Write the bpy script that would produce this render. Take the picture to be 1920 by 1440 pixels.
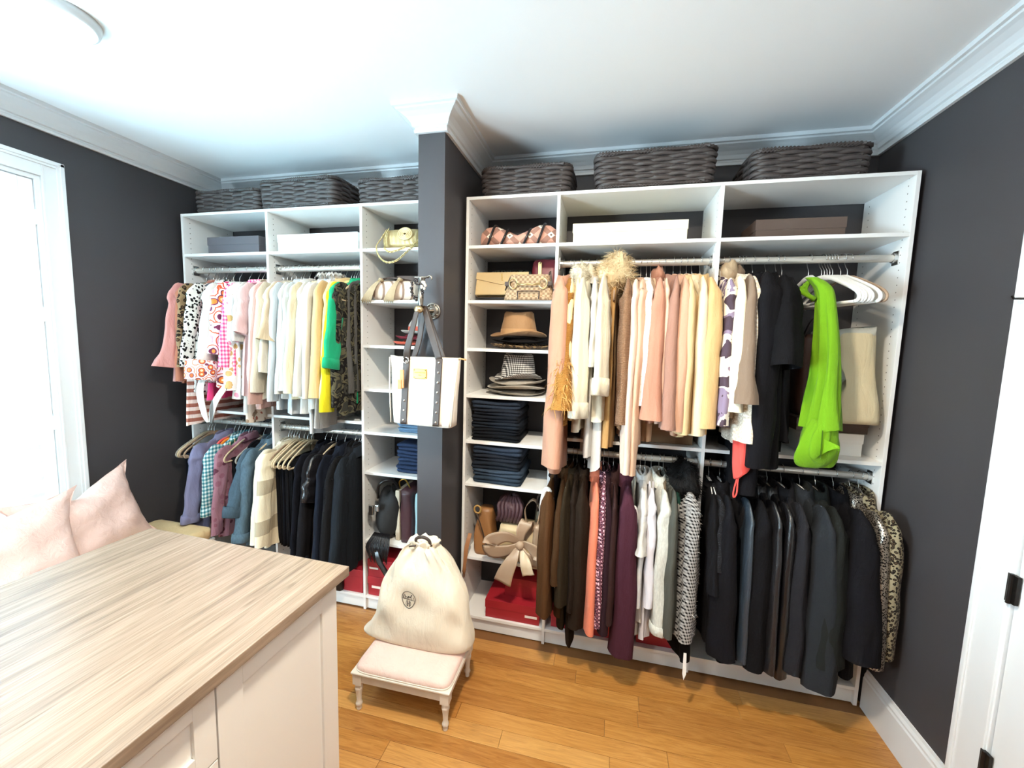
import bpy, bmesh, math, random
import numpy as np
from mathutils import Matrix, Vector
PI = math.pi
random.seed(7); RNG = np.random.default_rng(7)
S = bpy.context.scene
for _o in list(bpy.data.objects): bpy.data.objects.remove(_o, do_unlink=True)
C = S.collection

# ------------------------------------------------------------------ camera
CAM = (0.59696, -2.09032, 1.66759)
YAW, PITCH, ROLL, FPX = -0.229005, 0.0997147, 0.0271755, 754.814
fwd = Vector((math.sin(YAW)*math.cos(PITCH), math.cos(YAW)*math.cos(PITCH), -math.sin(PITCH)))
rt = Vector((math.cos(YAW), -math.sin(YAW), 0)); up = rt.cross(fwd)
r2 = math.cos(ROLL)*rt + math.sin(ROLL)*up; u2 = -math.sin(ROLL)*rt + math.cos(ROLL)*up
cd = bpy.data.cameras.new('camera'); cam = bpy.data.objects.new('camera', cd); C.objects.link(cam)
cam.matrix_world = Matrix(((r2.x, u2.x, -fwd.x, CAM[0]), (r2.y, u2.y, -fwd.y, CAM[1]), (r2.z, u2.z, -fwd.z, CAM[2]), (0, 0, 0, 1)))
cd.sensor_fit = 'HORIZONTAL'; cd.sensor_width = 36; cd.lens = 36*FPX/1920; cd.clip_start = 0.02
S.camera = cam

# ------------------------------------------------------------------ world, light, exposure
w = bpy.data.worlds.new('sky'); S.world = w; w.use_nodes = True
w.node_tree.nodes['Background'].inputs[0].default_value = (0.75, 0.87, 1.0, 1)
w.node_tree.nodes['Background'].inputs[1].default_value = 3.0
S.view_settings.view_transform = 'Standard'; S.view_settings.look = 'None'
S.view_settings.exposure = 0.66; S.view_settings.gamma = 1; S.view_settings.use_curve_mapping = False
S.cycles.max_bounces = 8; S.cycles.diffuse_bounces = 5; S.cycles.use_denoising = True
S.cycles.sample_clamp_indirect = 6

def area(name, loc, direction, sx, sy, power, col, shape='RECTANGLE'):
    l = bpy.data.lights.new(name, 'AREA'); l.shape = shape; l.size = sx; l.size_y = sy; l.energy = power; l.color = col
    o = bpy.data.objects.new(name, l); C.objects.link(o); o.location = loc
    o.rotation_euler = Vector(direction).to_track_quat('-Z', 'Y').to_euler(); return o
# daylight through the shuttered window in view plus fill from an added, unseen window
area('window_daylight', (-2.42, -1.12, 1.6), (1, 0.15, 0.25), 1.2, 2.0, 230, (0.34, 0.78, 1.0))
area('added_window_fill', (-2.36, -2.75, 1.6), (1, 0.25, 0.5), 1.1, 1.9, 260, (0.62, 0.86, 1.0))
# ceiling lamps: one in view, one over the room, two added unseen for light
LAMPS = [(-1.29, -1.0, 7, (0.80, 0.95, 1.0)), (0.36, -1.34, 40, (1.0, 0.88, 0.70)), (1.25, -2.5, 12, (1.0, 0.92, 0.8)), (-0.6, -2.7, 10, (1.0, 0.95, 0.88))]
for i, (x, y, pw, col) in enumerate(LAMPS):
    area('lamp_light', (x, y, 2.712), (0, 0, -1), 0.17, 0.17, pw, col, 'DISK')

# ------------------------------------------------------------------ helpers
def tag(o, label=None, cat=None, group=None, kind=None):
    if label: o['label'] = label
    if cat: o['category'] = cat
    if group: o['group'] = group
    if kind: o['kind'] = kind
    return o
def empty(name, loc=(0, 0, 0), rz=0, label=None, cat=None, group=None, kind=None, rot=None):
    o = bpy.data.objects.new(name, None); C.objects.link(o); o.location = loc; o.rotation_euler = rot or (0, 0, rz)
    o.empty_display_size = 0.05
    return tag(o, label, cat, group, kind)
def link(name, me, parent=None, loc=(0, 0, 0), rot=(0, 0, 0)):
    o = bpy.data.objects.new(name, me); C.objects.link(o); o.location = loc; o.rotation_euler = rot
    if parent: o.parent = parent
    return o
def mesh(name, vs, fs, mat, smooth=False):
    me = bpy.data.meshes.new(name); me.from_pydata([tuple(v) for v in vs], [], [tuple(f) for f in fs])
    if mat: me.materials.append(mat)
    if smooth:
        me.polygons.foreach_set('use_smooth', [True]*len(me.polygons))
    me.update(); return me
class MB:
    def __init__(s): s.v = []; s.f = []
    def add(s, vs, fs):
        n = len(s.v); s.v += [tuple(v) for v in vs]; s.f += [tuple(i+n for i in f) for f in fs]; return s
    def box(s, x0, x1, y0, y1, z0, z1, b=0.0):
        if b <= 0:
            vs = [(x, y, z) for x in (x0, x1) for y in (y0, y1) for z in (z0, z1)]
            return s.add(vs, [(0, 1, 3, 2), (4, 6, 7, 5), (0, 4, 5, 1), (2, 3, 7, 6), (0, 2, 6, 4), (1, 5, 7, 3)])
        bm = bmesh.new(); bmesh.ops.create_cube(bm, size=1)
        for v in bm.verts: v.co = ((x0+x1)/2+v.co.x*(x1-x0), (y0+y1)/2+v.co.y*(y1-y0), (z0+z1)/2+v.co.z*(z1-z0))
        bmesh.ops.bevel(bm, geom=bm.edges[:], offset=b, segments=2, profile=0.6, affect='EDGES')
        bm.verts.index_update(); s.add([v.co[:] for v in bm.verts], [[v.index for v in f.verts] for f in bm.faces]); bm.free(); return s
    def rings(s, rings, cap0=False, cap1=False, closed=True):
        n = len(rings[0]); vs = [p for r in rings for p in r]; fs = []
        for i in range(len(rings)-1):
            for j in range(n if closed else n-1):
                k = (j+1) % n; fs.append((i*n+j, i*n+k, (i+1)*n+k, (i+1)*n+j))
        if cap0: fs.append(tuple(range(n-1, -1, -1)))
        if cap1: fs.append(tuple((len(rings)-1)*n+j for j in range(n)))
        return s.add(vs, fs)
    def tube(s, pts, r, n=8, rx=None, closed=False, caps=True):
        P = [Vector(p) for p in pts]; m = len(P); rr = []
        prev = None
        for i in range(m):
            t = (P[(i+1) % m]-P[i-1]) if closed else (P[min(i+1, m-1)]-P[max(i-1, 0)])
            t.normalize()
            if prev is None:
                a = Vector((1, 0, 0)) if abs(t.x) < 0.9 else Vector((0, 1, 0))
            else: a = prev
            a = (a - t*a.dot(t)).normalized(); prev = a; b = t.cross(a)
            ri = r[i] if hasattr(r, '__len__') else r
            ra = rx if rx is not None else ri
            rr.append([P[i]+a*ra*math.cos(2*PI*k/n)+b*ri*math.sin(2*PI*k/n) for k in range(n)])
        if closed: rr.append(rr[0])
        return s.rings(rr, caps and not closed, caps and not closed)
    def lathe(s, prof, n=20, c=(0, 0, 0), cap0=True, cap1=True):
        return s.rings([[(c[0]+r*math.cos(2*PI*k/n), c[1]+r*math.sin(2*PI*k/n), c[2]+z) for k in range(n)] for r, z in prof], cap0, cap1)
    def ball(s, c, r, n=10, m=7):
        rx, ry, rz = r if hasattr(r, '__len__') else (r, r, r)
        return s.rings([[(c[0]+rx*math.sin(PI*(i+.02)/(m+.04))*math.cos(2*PI*k/n), c[1]+ry*math.sin(PI*(i+.02)/(m+.04))*math.sin(2*PI*k/n), c[2]-rz*math.cos(PI*(i+.02)/(m+.04))) for k in range(n)] for i in range(m+1)], True, True)
    def build(s, name, mat, parent=None, loc=(0, 0, 0), rot=(0, 0, 0), smooth=False):
        return link(name, mesh(name, s.v, s.f, mat, smooth), parent, loc, rot)
def bx(name, mat, x0, x1, y0, y1, z0, z1, parent=None, b=0.0):
    return MB().box(x0, x1, y0, y1, z0, z1, b).build(name, mat, parent, smooth=False)
def catmull(pts, n):
    P = [np.array(p, float) for p in pts]; P = [2*P[0]-P[1]]+P+[2*P[-1]-P[-2]]; out = []
    m = len(P)-3
    for i in range(n):
        u = i/(n-1)*m; k = min(int(u), m-1); t = u-k
        a, b, c, d = P[k:k+4]
        out.append(0.5*((2*b)+(c-a)*t+(2*a-5*b+4*c-d)*t*t+(3*b-a-3*c+d)*t**3))
    return out

# ------------------------------------------------------------------ materials
def lin(h):
    h = h.lstrip('#'); c = [int(h[i:i+2], 16)/255 for i in (0, 2, 4)]
    return tuple((x/12.92 if x <= .04045 else ((x+.055)/1.055)**2.4) for x in c)+(1,)
class NT:
    def __init__(s, name):
        s.m = bpy.data.materials.new(name); s.m.use_nodes = True; s.t = s.m.node_tree; s.n = s.t.nodes
        s.b = s.n['Principled BSDF']
    def node(s, typ, **k):
        nd = s.n.new(typ)
        for a, v in k.items():
            if a.startswith('_'): setattr(nd, a[1:], v)
        return nd
    def ln(s, a, b): s.t.links.new(a, b)
    def coord(s, scale=(1, 1, 1), kind='Object'):
        tc = s.node('ShaderNodeTexCoord'); mp = s.node('ShaderNodeMapping'); mp.inputs['Scale'].default_value = scale
        s.ln(tc.outputs[kind], mp.inputs['Vector']); return mp.outputs['Vector']
    def noise(s, vec, sc, det=3, rough=.55, dist=0):
        nd = s.node('ShaderNodeTexNoise'); nd.inputs['Scale'].default_value = sc; nd.inputs['Detail'].default_value = det
        nd.inputs['Roughness'].default_value = rough; nd.inputs['Distortion'].default_value = dist
        s.ln(vec, nd.inputs['Vector']); return nd
    def vor(s, vec, sc, feat='F1'):
        nd = s.node('ShaderNodeTexVoronoi'); nd.feature = feat; nd.inputs['Scale'].default_value = sc; s.ln(vec, nd.inputs['Vector']); return nd
    def ramp(s, fac, stops, interp='LINEAR'):
        r = s.node('ShaderNodeValToRGB'); r.color_ramp.interpolation = interp
        e = r.color_ramp.elements
        while len(e) < len(stops): e.new(0.5)
        for el, (p, c) in zip(e, stops): el.position = p; el.color = c if hasattr(c, '__len__') and not isinstance(c, str) else lin(c)
        s.ln(fac, r.inputs['Fac']); return r.outputs['Color']
    def math(s, op, a, b=None, c=None):
        nd = s.node('ShaderNodeMath'); nd.operation = op
        for i, x in enumerate((a, b, c)):
            if x is None: continue
            if isinstance(x, (int, float)): nd.inputs[i].default_value = x
            else: s.ln(x, nd.inputs[i])
        return nd.outputs[0]
    def mix(s, fac, a, b, mode='MIX'):
        nd = s.node('ShaderNodeMix'); nd.data_type = 'RGBA'; nd.blend_type = mode
        for k, x in ((0, fac), (6, a), (7, b)):
            if isinstance(x, (int, float)): nd.inputs[k].default_value = x
            elif isinstance(x, tuple): nd.inputs[k].default_value = x
            elif isinstance(x, str): nd.inputs[k].default_value = lin(x)
            else: s.ln(x, nd.inputs[k])
        return nd.outputs[2]
    def bump(s, h, st=.2, dist=.002):
        b = s.node('ShaderNodeBump'); b.inputs['Strength'].default_value = st; b.inputs['Distance'].default_value = dist
        s.ln(h, b.inputs['Height']); s.ln(b.outputs['Normal'], s.b.inputs['Normal'])
    def set(s, col=None, rough=.6, metal=0, **k):
        if col is not None:
            if isinstance(col, str): s.b.inputs['Base Color'].default_value = lin(col)
            else: s.ln(col, s.b.inputs['Base Color'])
        s.b.inputs['Roughness'].default_value = rough; s.b.inputs['Metallic'].default_value = metal
        for a, v in k.items(): s.b.inputs[a.replace('_', ' ')].default_value = v
        return s.m
_MC = {}
def plain(name, col, rough=.5, metal=0, var=.06, sc=6, bump=0, **k):
    if name in _MC: return _MC[name]
    t = NT(name); v = t.coord(); n = t.noise(v, sc, 3)
    c = lin(col); d = tuple(x*(1-var) for x in c[:3])+(1,)
    cc = t.mix(n.outputs['Fac'], d, c)
    if bump: t.bump(t.noise(v, 220, 2).outputs['Fac'], bump, .001)
    _MC[name] = t.set(cc, rough, metal, **k); return _MC[name]
def saw(t, x, k, lo=.5):
    return t.math('GREATER_THAN', t.math('FRACT', t.math('MULTIPLY', x, k)), lo)
def fabric(key, col, kind='plain', col2='#ffffff', col3='#888888', sc=1.0, rough=.9, metal=0):
    """cloth: colour, weave relief and (by kind) the print that is dyed or woven into it"""
    if key in _MC: return _MC[key]
    t = NT(key); v = t.coord(); n1 = t.noise(v, 9, 3)
    base = t.mix(n1.outputs['Fac'], tuple(x*.9 for x in lin(col)[:3])+(1,), lin(col)); h = t.noise(v, 420, 2).outputs['Fac']; bs = .25
    xyz = t.node('ShaderNodeSeparateXYZ'); t.ln(v, xyz.inputs[0]); X, Y, Z = xyz.outputs
    YX = t.math('ADD', Y, X)
    if kind == 'leopard':
        q = t.vor(t.mix(.012/sc, v, t.noise(v, 40*sc, 2).outputs['Color'], 'ADD'), 34*sc)
        base = t.ramp(q.outputs['Distance'], [(0, col3), (.24, col3), (.27, col2), (.46, col2), (.5, col)], 'CONSTANT')
    elif kind == 'spots':
        q = t.vor(t.mix(.02, v, t.noise(v, 30, 2).outputs['Color'], 'ADD'), 42*sc)
        base = t.ramp(q.outputs['Distance'], [(0, col2), (.42, col)], 'CONSTANT')
    elif kind == 'gingham':
        a = t.math('ADD', saw(t, YX, 45*sc), saw(t, Z, 45*sc)); base = t.ramp(t.math('MULTIPLY', a, .5), [(0, col), (.3, col3), (.8, col2)], 'CONSTANT')
    elif kind == 'hstripe':
        base = t.ramp(t.math('FRACT', t.math('MULTIPLY', Z, 22*sc)), [(0, col), (.5, col2)], 'CONSTANT')
    elif kind == 'vstripe':
        base = t.ramp(t.math('FRACT', t.math('MULTIPLY', YX, 30*sc)), [(0, col), (.75, col2)], 'CONSTANT')
    elif kind == 'circles':
        q = t.vor(v, 15*sc); base = t.ramp(q.outputs['Distance'], [(0, '#f6d9a0'), (.2, col2), (.34, col3), (.42, '#fbeae6'), (.56, col), (.64, '#f7e6ea'), (.8, '#e7a0b4')], 'CONSTANT')
    elif kind == 'floral':
        q = t.vor(t.mix(.02, v, t.noise(v, 25, 2).outputs['Color'], 'ADD'), 24*sc)
        sel = t.math('LESS_THAN', q.outputs['Distance'], .38); pick = t.node('ShaderNodeSeparateColor'); t.ln(q.outputs['Color'], pick.inputs[0])
        two = t.ramp(pick.outputs[0], [(0, col2), (.45, col3), (.8, col)], 'CONSTANT'); base = t.mix(sel, base, two)
    elif kind == 'abstract':
        q = t.noise(v, 13*sc, 3, .5, .5); base = t.ramp(q.outputs['Fac'], [(0, col), (.44, col3), (.5, col2), (.58, col)], 'CONSTANT')
    elif kind == 'hound':
        a = saw(t, t.math('ADD', YX, t.math('MULTIPLY', Z, .3)), 38*sc); b = saw(t, Z, 38*sc); d = saw(t, t.math('ADD', YX, Z), 150*sc, .4)
        m_ = t.math('MAXIMUM', t.math('MULTIPLY', a, b), t.math('MULTIPLY', d, t.math('MULTIPLY', t.math('ADD', a, b), .8)))
        base = t.mix(t.math('GREATER_THAN', m_, .6), col, col2); h = t.noise(v, 90, 2).outputs['Fac']; bs = .6
    elif kind == 'tweed':
        q = t.noise(v, 130*sc, 2, .7); g = t.math('ADD', t.math('MULTIPLY', saw(t, YX, 55*sc), .25), t.math('MULTIPLY', saw(t, Z, 55*sc), .25))
        base = t.ramp(t.math('ADD', t.math('MULTIPLY', q.outputs['Fac'], .8), t.math('MULTIPLY', g, .5)), [(0, col), (.42, col3), (.55, col), (.63, col2)], 'CONSTANT'); h = q.outputs['Fac']; bs = .7
    elif kind == 'knit':
        wv = t.node('ShaderNodeTexWave'); wv.inputs['Scale'].default_value = 60*sc; wv.inputs['Distortion'].default_value = 3; wv.inputs['Detail'].default_value = 2; wv.bands_direction = 'Z'; t.ln(v, wv.inputs['Vector'])
        w2 = t.vor(v, 170*sc); h = t.math('ADD', wv.outputs['Fac'], w2.outputs['Distance']); bs = .8
        base = t.mix(wv.outputs['Fac'], tuple(x*.55 for x in lin(col)[:3])+(1,), lin(col))
    elif kind == 'camo':
        q = t.noise(v, 18*sc, 2, .5, .8); base = t.ramp(q.outputs['Fac'], [(0, col), (.42, col2), (.5, col3), (.58, col), (.66, col2)], 'CONSTANT')
    elif kind == 'plaid':
        a = t.math('LESS_THAN', t.math('FRACT', t.math('MULTIPLY', YX, 9*sc)), .16); b = t.math('LESS_THAN', t.math('FRACT', t.math('MULTIPLY', Z, 9*sc)), .16)
        a2 = t.math('GREATER_THAN', t.math('FRACT', t.math('MULTIPLY', YX, 9*sc)), .5); b2 = t.math('GREATER_THAN', t.math('FRACT', t.math('MULTIPLY', Z, 9*sc)), .5)
        base = t.mix(t.math('MULTIPLY', t.math('ADD', a2, b2), .3), base, col3); base = t.mix(t.math('MULTIPLY', t.math('ADD', a, b), .6), base, col2)
    elif kind == 'tartan':
        D1 = t.math('MULTIPLY', t.math('ADD', X, t.math('MULTIPLY', Z, 1.1)), 8*sc); D2 = t.math('MULTIPLY', t.math('SUBTRACT', X, t.math('MULTIPLY', Z, 1.1)), 8*sc)
        f1, f2 = t.math('FRACT', D1), t.math('FRACT', D2); k1 = t.math('LESS_THAN', f1, .34); k2 = t.math('LESS_THAN', f2, .34)
        w1 = t.math('LESS_THAN', t.math('ABSOLUTE', t.math('SUBTRACT', f1, .17)), .06); w2 = t.math('LESS_THAN', t.math('ABSOLUTE', t.math('SUBTRACT', f2, .17)), .06)
        base = t.mix(t.math('MULTIPLY', t.math('ADD', k1, k2), .47), base, col2); base = t.mix(t.math('MULTIPLY', k1, k2), base, col3); base = t.mix(t.math('MULTIPLY', t.math('MULTIPLY', w1, w2), 1.0), base, '#6a5a4e')
    elif kind == 'blocks':
        base = t.ramp(t.math('FRACT', t.math('MULTIPLY', Z, 4.2*sc)), [(0, col), (.5, col2), (.85, col)], 'CONSTANT')
    elif kind == 'check':
        ck = t.node('ShaderNodeTexChecker'); ck.inputs['Scale'].default_value = 70*sc; ck.inputs['Color1'].default_value = lin(col); ck.inputs['Color2'].default_value = lin(col2); t.ln(v, ck.inputs['Vector']); base = ck.outputs['Color']
    elif kind == 'sequin':
        q = t.vor(v, 160*sc); base = t.mix(t.math('GREATER_THAN', q.outputs['Distance'], .45), col, col2); h = q.outputs['Color']; bs = 1.0
    elif kind == 'denim':
        q = t.noise(t.coord((1, 1, .25)), 160, 3, .7); base = t.mix(q.outputs['Fac'], tuple(x*.6 for x in lin(col)[:3])+(1,), tuple(min(1, x*1.35) for x in lin(col)[:3])+(1,)); h = q.outputs['Fac']
    wn = t.noise(t.coord((1, 1, .28)), 24, 4, .6, .6); w2 = t.noise(t.coord((1, 1, .5)), 9, 2)
    t.bump(h, bs, .0015); b1 = [l.from_node for l in t.t.links if l.to_socket == t.b.inputs['Normal']][0]
    b2 = t.node('ShaderNodeBump'); b2.inputs['Strength'].default_value = .55; b2.inputs['Distance'].default_value = .012; t.ln(t.math('ADD', wn.outputs['Fac'], w2.outputs['Fac']), b2.inputs['Height']); t.ln(b2.outputs['Normal'], b1.inputs['Normal'])
    _MC[key] = t.set(base, rough, metal); 
    if sum(lin(col)[:3]) > .4 and not metal and rough > .7: t.b.inputs['Sheen Weight'].default_value = .08; t.b.inputs['Sheen Roughness'].default_value = .5
    t.b.inputs['Specular IOR Level'].default_value = .12 if rough > .7 else .5
    return _MC[key]

# ------------------------------------------------------------------ setting materials
def wallmat(name, col):
    t = NT(name); v = t.coord(); t.bump(t.noise(v, 260, 3).outputs['Fac'], .12, .001)
    return t.set(t.mix(t.noise(v, 1.5, 2).outputs['Fac'], tuple(x*.93 for x in lin(col)[:3])+(1,), lin(col)), .55)
M_WALL = wallmat('charcoal_paint', '#3e3b3d')
M_CEIL = wallmat('ceiling_paint', '#f5f6f6')
M_TRIM = plain('trim_paint', '#e0e2e3', .35, var=.02)
def panelmat():
    t = NT('white_melamine'); v = t.coord(); xyz = t.node('ShaderNodeSeparateXYZ'); t.ln(v, xyz.inputs[0])
    X, Y, Z = xyz.outputs
    fz = t.math('ABSOLUTE', t.math('SUBTRACT', t.math('MULTIPLY', t.math('FRACT', t.math('DIVIDE', Z, .032)), .032), .016))
    def col(y0): return t.math('LESS_THAN', t.math('ADD', t.math('POWER', t.math('SUBTRACT', Y, y0), 2), t.math('POWER', fz, 2)), .0000085)
    nrm = t.node('ShaderNodeNewGeometry'); sn = t.node('ShaderNodeSeparateXYZ'); t.ln(nrm.outputs['Normal'], sn.inputs[0])
    side = t.math('GREATER_THAN', t.math('ABSOLUTE', sn.outputs[0]), .8)
    hole = t.math('MULTIPLY', t.math('MAXIMUM', col(.045), col(.31)), side)
    return t.set(t.mix(hole, '#ecebe8', '#6c6862'), .38)
M_PANEL = panelmat()
M_SHELF = plain('white_shelf', '#ecebe8', .38, var=.02)
M_CHROME = plain('satin_metal', '#cfd0cf', .28, 1, var=.02)
M_ROD = plain('rod_metal', '#d8d4cc', .38, .75, var=.02)
M_WIRE = plain('hook_wire', '#c9c9c8', .25, 1, var=.02)
def oak():
    t = NT('oak_strip'); g = t.node('ShaderNodeNewGeometry'); oi = t.node('ShaderNodeObjectInfo')
    cb = t.node('ShaderNodeCombineXYZ'); r = oi.outputs['Random']
    t.ln(t.math('MULTIPLY', r, 37), cb.inputs[0]); t.ln(t.math('MULTIPLY', r, 11), cb.inputs[1])
    ad = t.node('ShaderNodeVectorMath'); ad.operation = 'ADD'; t.ln(g.outputs['Position'], ad.inputs[0]); t.ln(cb.outputs[0], ad.inputs[1])
    mp = t.node('ShaderNodeMapping'); mp.inputs['Scale'].default_value = (1.1, 15, 1); t.ln(ad.outputs[0], mp.inputs['Vector'])
    n = t.noise(mp.outputs['Vector'], 3.2, 6, .62, 2.4)
    mp2 = t.node('ShaderNodeMapping'); mp2.inputs['Scale'].default_value = (6, 240, 1); t.ln(ad.outputs[0], mp2.inputs['Vector']); n2 = t.noise(mp2.outputs['Vector'], 2, 2)
    base = t.ramp(n.outputs['Fac'], [(.30, '#6e3d14'), (.42, '#a0652a'), (.55, '#ba8040'), (.72, '#d09a58')])
    base = t.mix(.28, base, t.ramp(n2.outputs['Fac'], [(.3, '#9a6a33'), (.7, '#c48f4d')]))
    base = t.mix(.36, base, t.ramp(r, [(0, '#87501f'), (.35, '#a86e2e'), (.7, '#c08745'), (1, '#d7a765')]))
    return t.set(base, .3, Coat_Weight=.25, Coat_Roughness=.2)
M_OAK = oak()
def laminate():
    t = NT('greyed_oak_laminate'); v = t.coord((26, 1.3, 8)); n = t.noise(v, 1.7, 6, .62, .9)
    v2 = t.coord((150, 4, 40)); n2 = t.noise(v2, 1.6, 3, .6)
    v3 = t.coord((34, 2.2, 8)); n3 = t.noise(v3, 1.2, 3, .5, .4)
    b = t.ramp(n.outputs['Fac'], [(.28, '#5f5046'), (.43, '#877463'), (.56, '#9c8877'), (.75, '#af9b87')])
    b = t.mix(.35, b, t.ramp(n2.outputs['Fac'], [(.35, '#7f6d5e'), (.65, '#b09d89')]))
    b = t.mix(t.ramp(n3.outputs['Fac'], [(.64, (0, 0, 0, 1)), (.72, (.55, .55, .55, 1))]), b, '#52473a')
    t.bump(n2.outputs['Fac'], .06, .001)
    return t.set(b, .25)
M_LAM = laminate()
M_CAB = plain('cabinet_white', '#e9e6e0', .32, var=.02)

# ------------------------------------------------------------------ room shell
XL, XR, YB, YF, ZC = -2.147, 1.86, .36, -3.7, 2.746
def struct(o): o['kind'] = 'structure'; return o
fl = struct(bx('floor', plain('floor_bed', '#7c5128', .6), XL-.15, XR+.15, YF-.15, YB+.15, -.12, -.008))
pl_me = {}
random.seed(3)
y = YB; row = 0
while y > -1.95:
    x = -2.147 + random.uniform(-.9, 0)
    while x < XR:
        L = random.choice((.45, .6, .75, .9, 1.1, 1.35)); x1 = min(x+L, XR); x0 = max(x, XL)
        seen = x1 > -.62 and y > -1.2 and not (y > .0)
        if x1-x0 > .02 and seen:
            if L not in pl_me:
                pl_me[L] = mesh('plank', *(lambda m: (m.v, m.f))(MB().box(0, L-.0012, -.0815, -.0007, -.008, 0, .0008)), M_OAK)
            me = pl_me[L] if (x0 == x and x1 == x+L) else mesh('plank', *(lambda m: (m.v, m.f))(MB().box(0, x1-x0-.0012, -.0815, -.0007, -.008, 0, .0008)), M_OAK)
            link('plank', me, fl, (x0, y, random.uniform(-.0003, .0003)))
        x += L
    y -= .0822; row += 1
far = MB(); far.box(XL, XR, YF, -1.28, -.008, 0)
far.box(XL, -.62, -1.28, 0, -.008, 0); far.box(XL, XR, .0328, YB, -.008, 0)
o = far.build('plank_run', M_OAK, fl); o['kind'] = 'stuff'

struct(bx('ceiling', M_CEIL, XL-.15, XR+.15, YF-.15, YB+.15, ZC, ZC+.12))
struct(bx('wall_back', M_WALL, XL-.15, XR+.15, YB, YB+.12, 0, ZC))
struct(bx('wall_front', M_WALL, XL-.15, XR+.15, YF-.12, YF, 0, ZC))
# left wall with two window openings (the second is unseen, added for daylight)
WZ0, WZ1 = .50, 2.42
wins = [(-1.62, -.622), (-3.25, -2.25)]
lw = MB(); ys = [YF, wins[1][0], wins[1][1], wins[0][0], wins[0][1], YB]
lw.box(XL-.15, XL, ys[0], ys[1], 0, ZC); lw.box(XL-.15, XL, ys[2], ys[3], 0, ZC); lw.box(XL-.15, XL, ys[4], ys[5], 0, ZC)
for a, b in wins: lw.box(XL-.15, XL, a, b, 0, WZ0); lw.box(XL-.15, XL, a, b, WZ1, ZC)
struct(lw.build('wall_left', M_WALL))
# right wall with the door opening
DY1, DY0, DZ = -.592, -1.45, 2.06
rw = MB(); rw.box(XR, XR+.12, DY1, YB, 0, ZC); rw.box(XR, XR+.12, YF, DY0, 0, ZC); rw.box(XR, XR+.12, DY0, DY1, DZ, ZC)
struct(rw.build('wall_right', M_WALL))
# wall end that stands between the two closet runs
CX0, CX1, CY0 = -.3215, -.1863, -.2386
struct(bx('wall_middle', M_WALL, CX0, CX1, CY0, YB, 0, ZC))

# crown moulding swept along the walls, mitred at every corner
def sweep(path, prof):
    P = [Vector((a, b)) for a, b in path]; rr = []
    for i, p in enumerate(P):
        d0 = (p-P[i-1]).normalized() if i > 0 else (P[i+1]-p).normalized()
        d1 = (P[i+1]-p).normalized() if i < len(P)-1 else d0
        n0 = Vector((d0.y, -d0.x)); n1 = Vector((d1.y, -d1.x)); m_ = (n0+n1); m_ = m_/m_.dot(n0) if m_.length > 1e-6 else n0
        rr.append([(p.x+m_.x*d, p.y+m_.y*d, z) for d, z in prof])
    return rr
crown = [(0, 2.640), (.014, 2.640), (.016, 2.652), (.012, 2.657), (.012, 2.664), (.022, 2.667), (.024, 2.674), (.028, 2.684), (.042, 2.700), (.064, 2.714), (.078, 2.720), (.080, 2.727), (.092, 2.729), (.094, 2.7455), (0, 2.7455)]
def crown_run(name, path):
    struct(MB().rings(sweep(path, crown), True, True).build(name, M_TRIM))
crown_run('trim_1', [(XL, YF), (XL, YB), (CX0, YB), (CX0, CY0), (CX1, CY0), (CX1, YB), (XR, YB), (XR, YF)])
base = [(0, 0), (.0155, 0), (.0155, .15), (.012, .158), (.012, .168), (.006, .180), (.004, .193), (0, .193)]
struct(MB().rings(sweep([(XR, 0.0), (XR, -.473)], base), True, True).build('baseboard_right', M_TRIM))
struct(MB().rings(sweep([(XL, -.2), (XL, 0)], base), True, True).build('baseboard_left', M_TRIM))
struct(MB().rings(sweep([(CX0, 0), (CX0, CY0), (CX1, CY0), (CX1, -.01)], base), True, True).build('baseboard_middle', M_TRIM))

# ------------------------------------------------------------------ door on the right wall
dr = struct(empty('door_1', (XR, -.53, 0)))
def dpart(name, mb, mat): 
    o = mb.build(name, mat, dr, (-XR, .53, 0)); return o
cs = MB(); cs.box(XR-.019, XR, DY1+.004, -.475, 0, DZ+.11, .003); cs.box(XR-.026, XR-.018, -.492, -.475, 0, DZ+.11, .003)
cs.box(XR-.019, XR, DY0-.11, DY0-.004, 0, DZ+.11, .003); cs.box(XR-.0185, XR, DY0-.004, DY1+.004, DZ, DZ+.11, .003)
dpart('door_casing', cs, M_TRIM)
jb = MB(); jb.box(XR-.012, XR+.11, DY1-.002, DY1+.012, 0, DZ); jb.box(XR-.012, XR+.11, DY0-.012, DY0+.002, 0, DZ)
dpart('door_jamb', jb, M_TRIM)
dd = MB(); dd.box(XR-.006, XR+.034, DY0+.004, DY1-.006, .012, DZ-.004, .002)
for z0, z1 in ((.2, .95), (1.05, 1.95)):
    for (a, b, c, d_) in ((-1.33, -1.31, z0, z1), (-.73, -.71, z0, z1)): dd.box(XR-.012, XR-.005, a, b, c, d_, .003)
    for zz in (z0, z1): dd.box(XR-.0118, XR-.0052, -1.33, -.71, zz-.01, zz+.01, .003)
dpart('door_leaf', dd, M_TRIM)
M_IRON = plain('dark_bronze', '#2b2826', .4, .8)
for z in (.36, .96, 1.82):
    h = MB(); h.box(XR-.021, XR-.010, DY1-.022, DY1+.010, z-.045, z+.045, .001); h.tube([(XR-.022, DY1-.004, z-.047), (XR-.022, DY1-.004, z+.047)], .006)
    dpart('hinge', h, M_IRON)
hk = MB(); hk.tube([(XR-.02, -.507, 1.848), (XR-.05, -.507, 1.848), (XR-.056, -.507, 1.856)], .0035); hk.lathe([(.012, 0), (.012, .004)], 10, (0, 0, 0))
dpart('coat_peg', MB().tube([(XR-.017, -.507, 1.848), (XR-.05, -.507, 1.848), (XR-.056, -.507, 1.857)], .0035), M_IRON)

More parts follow.
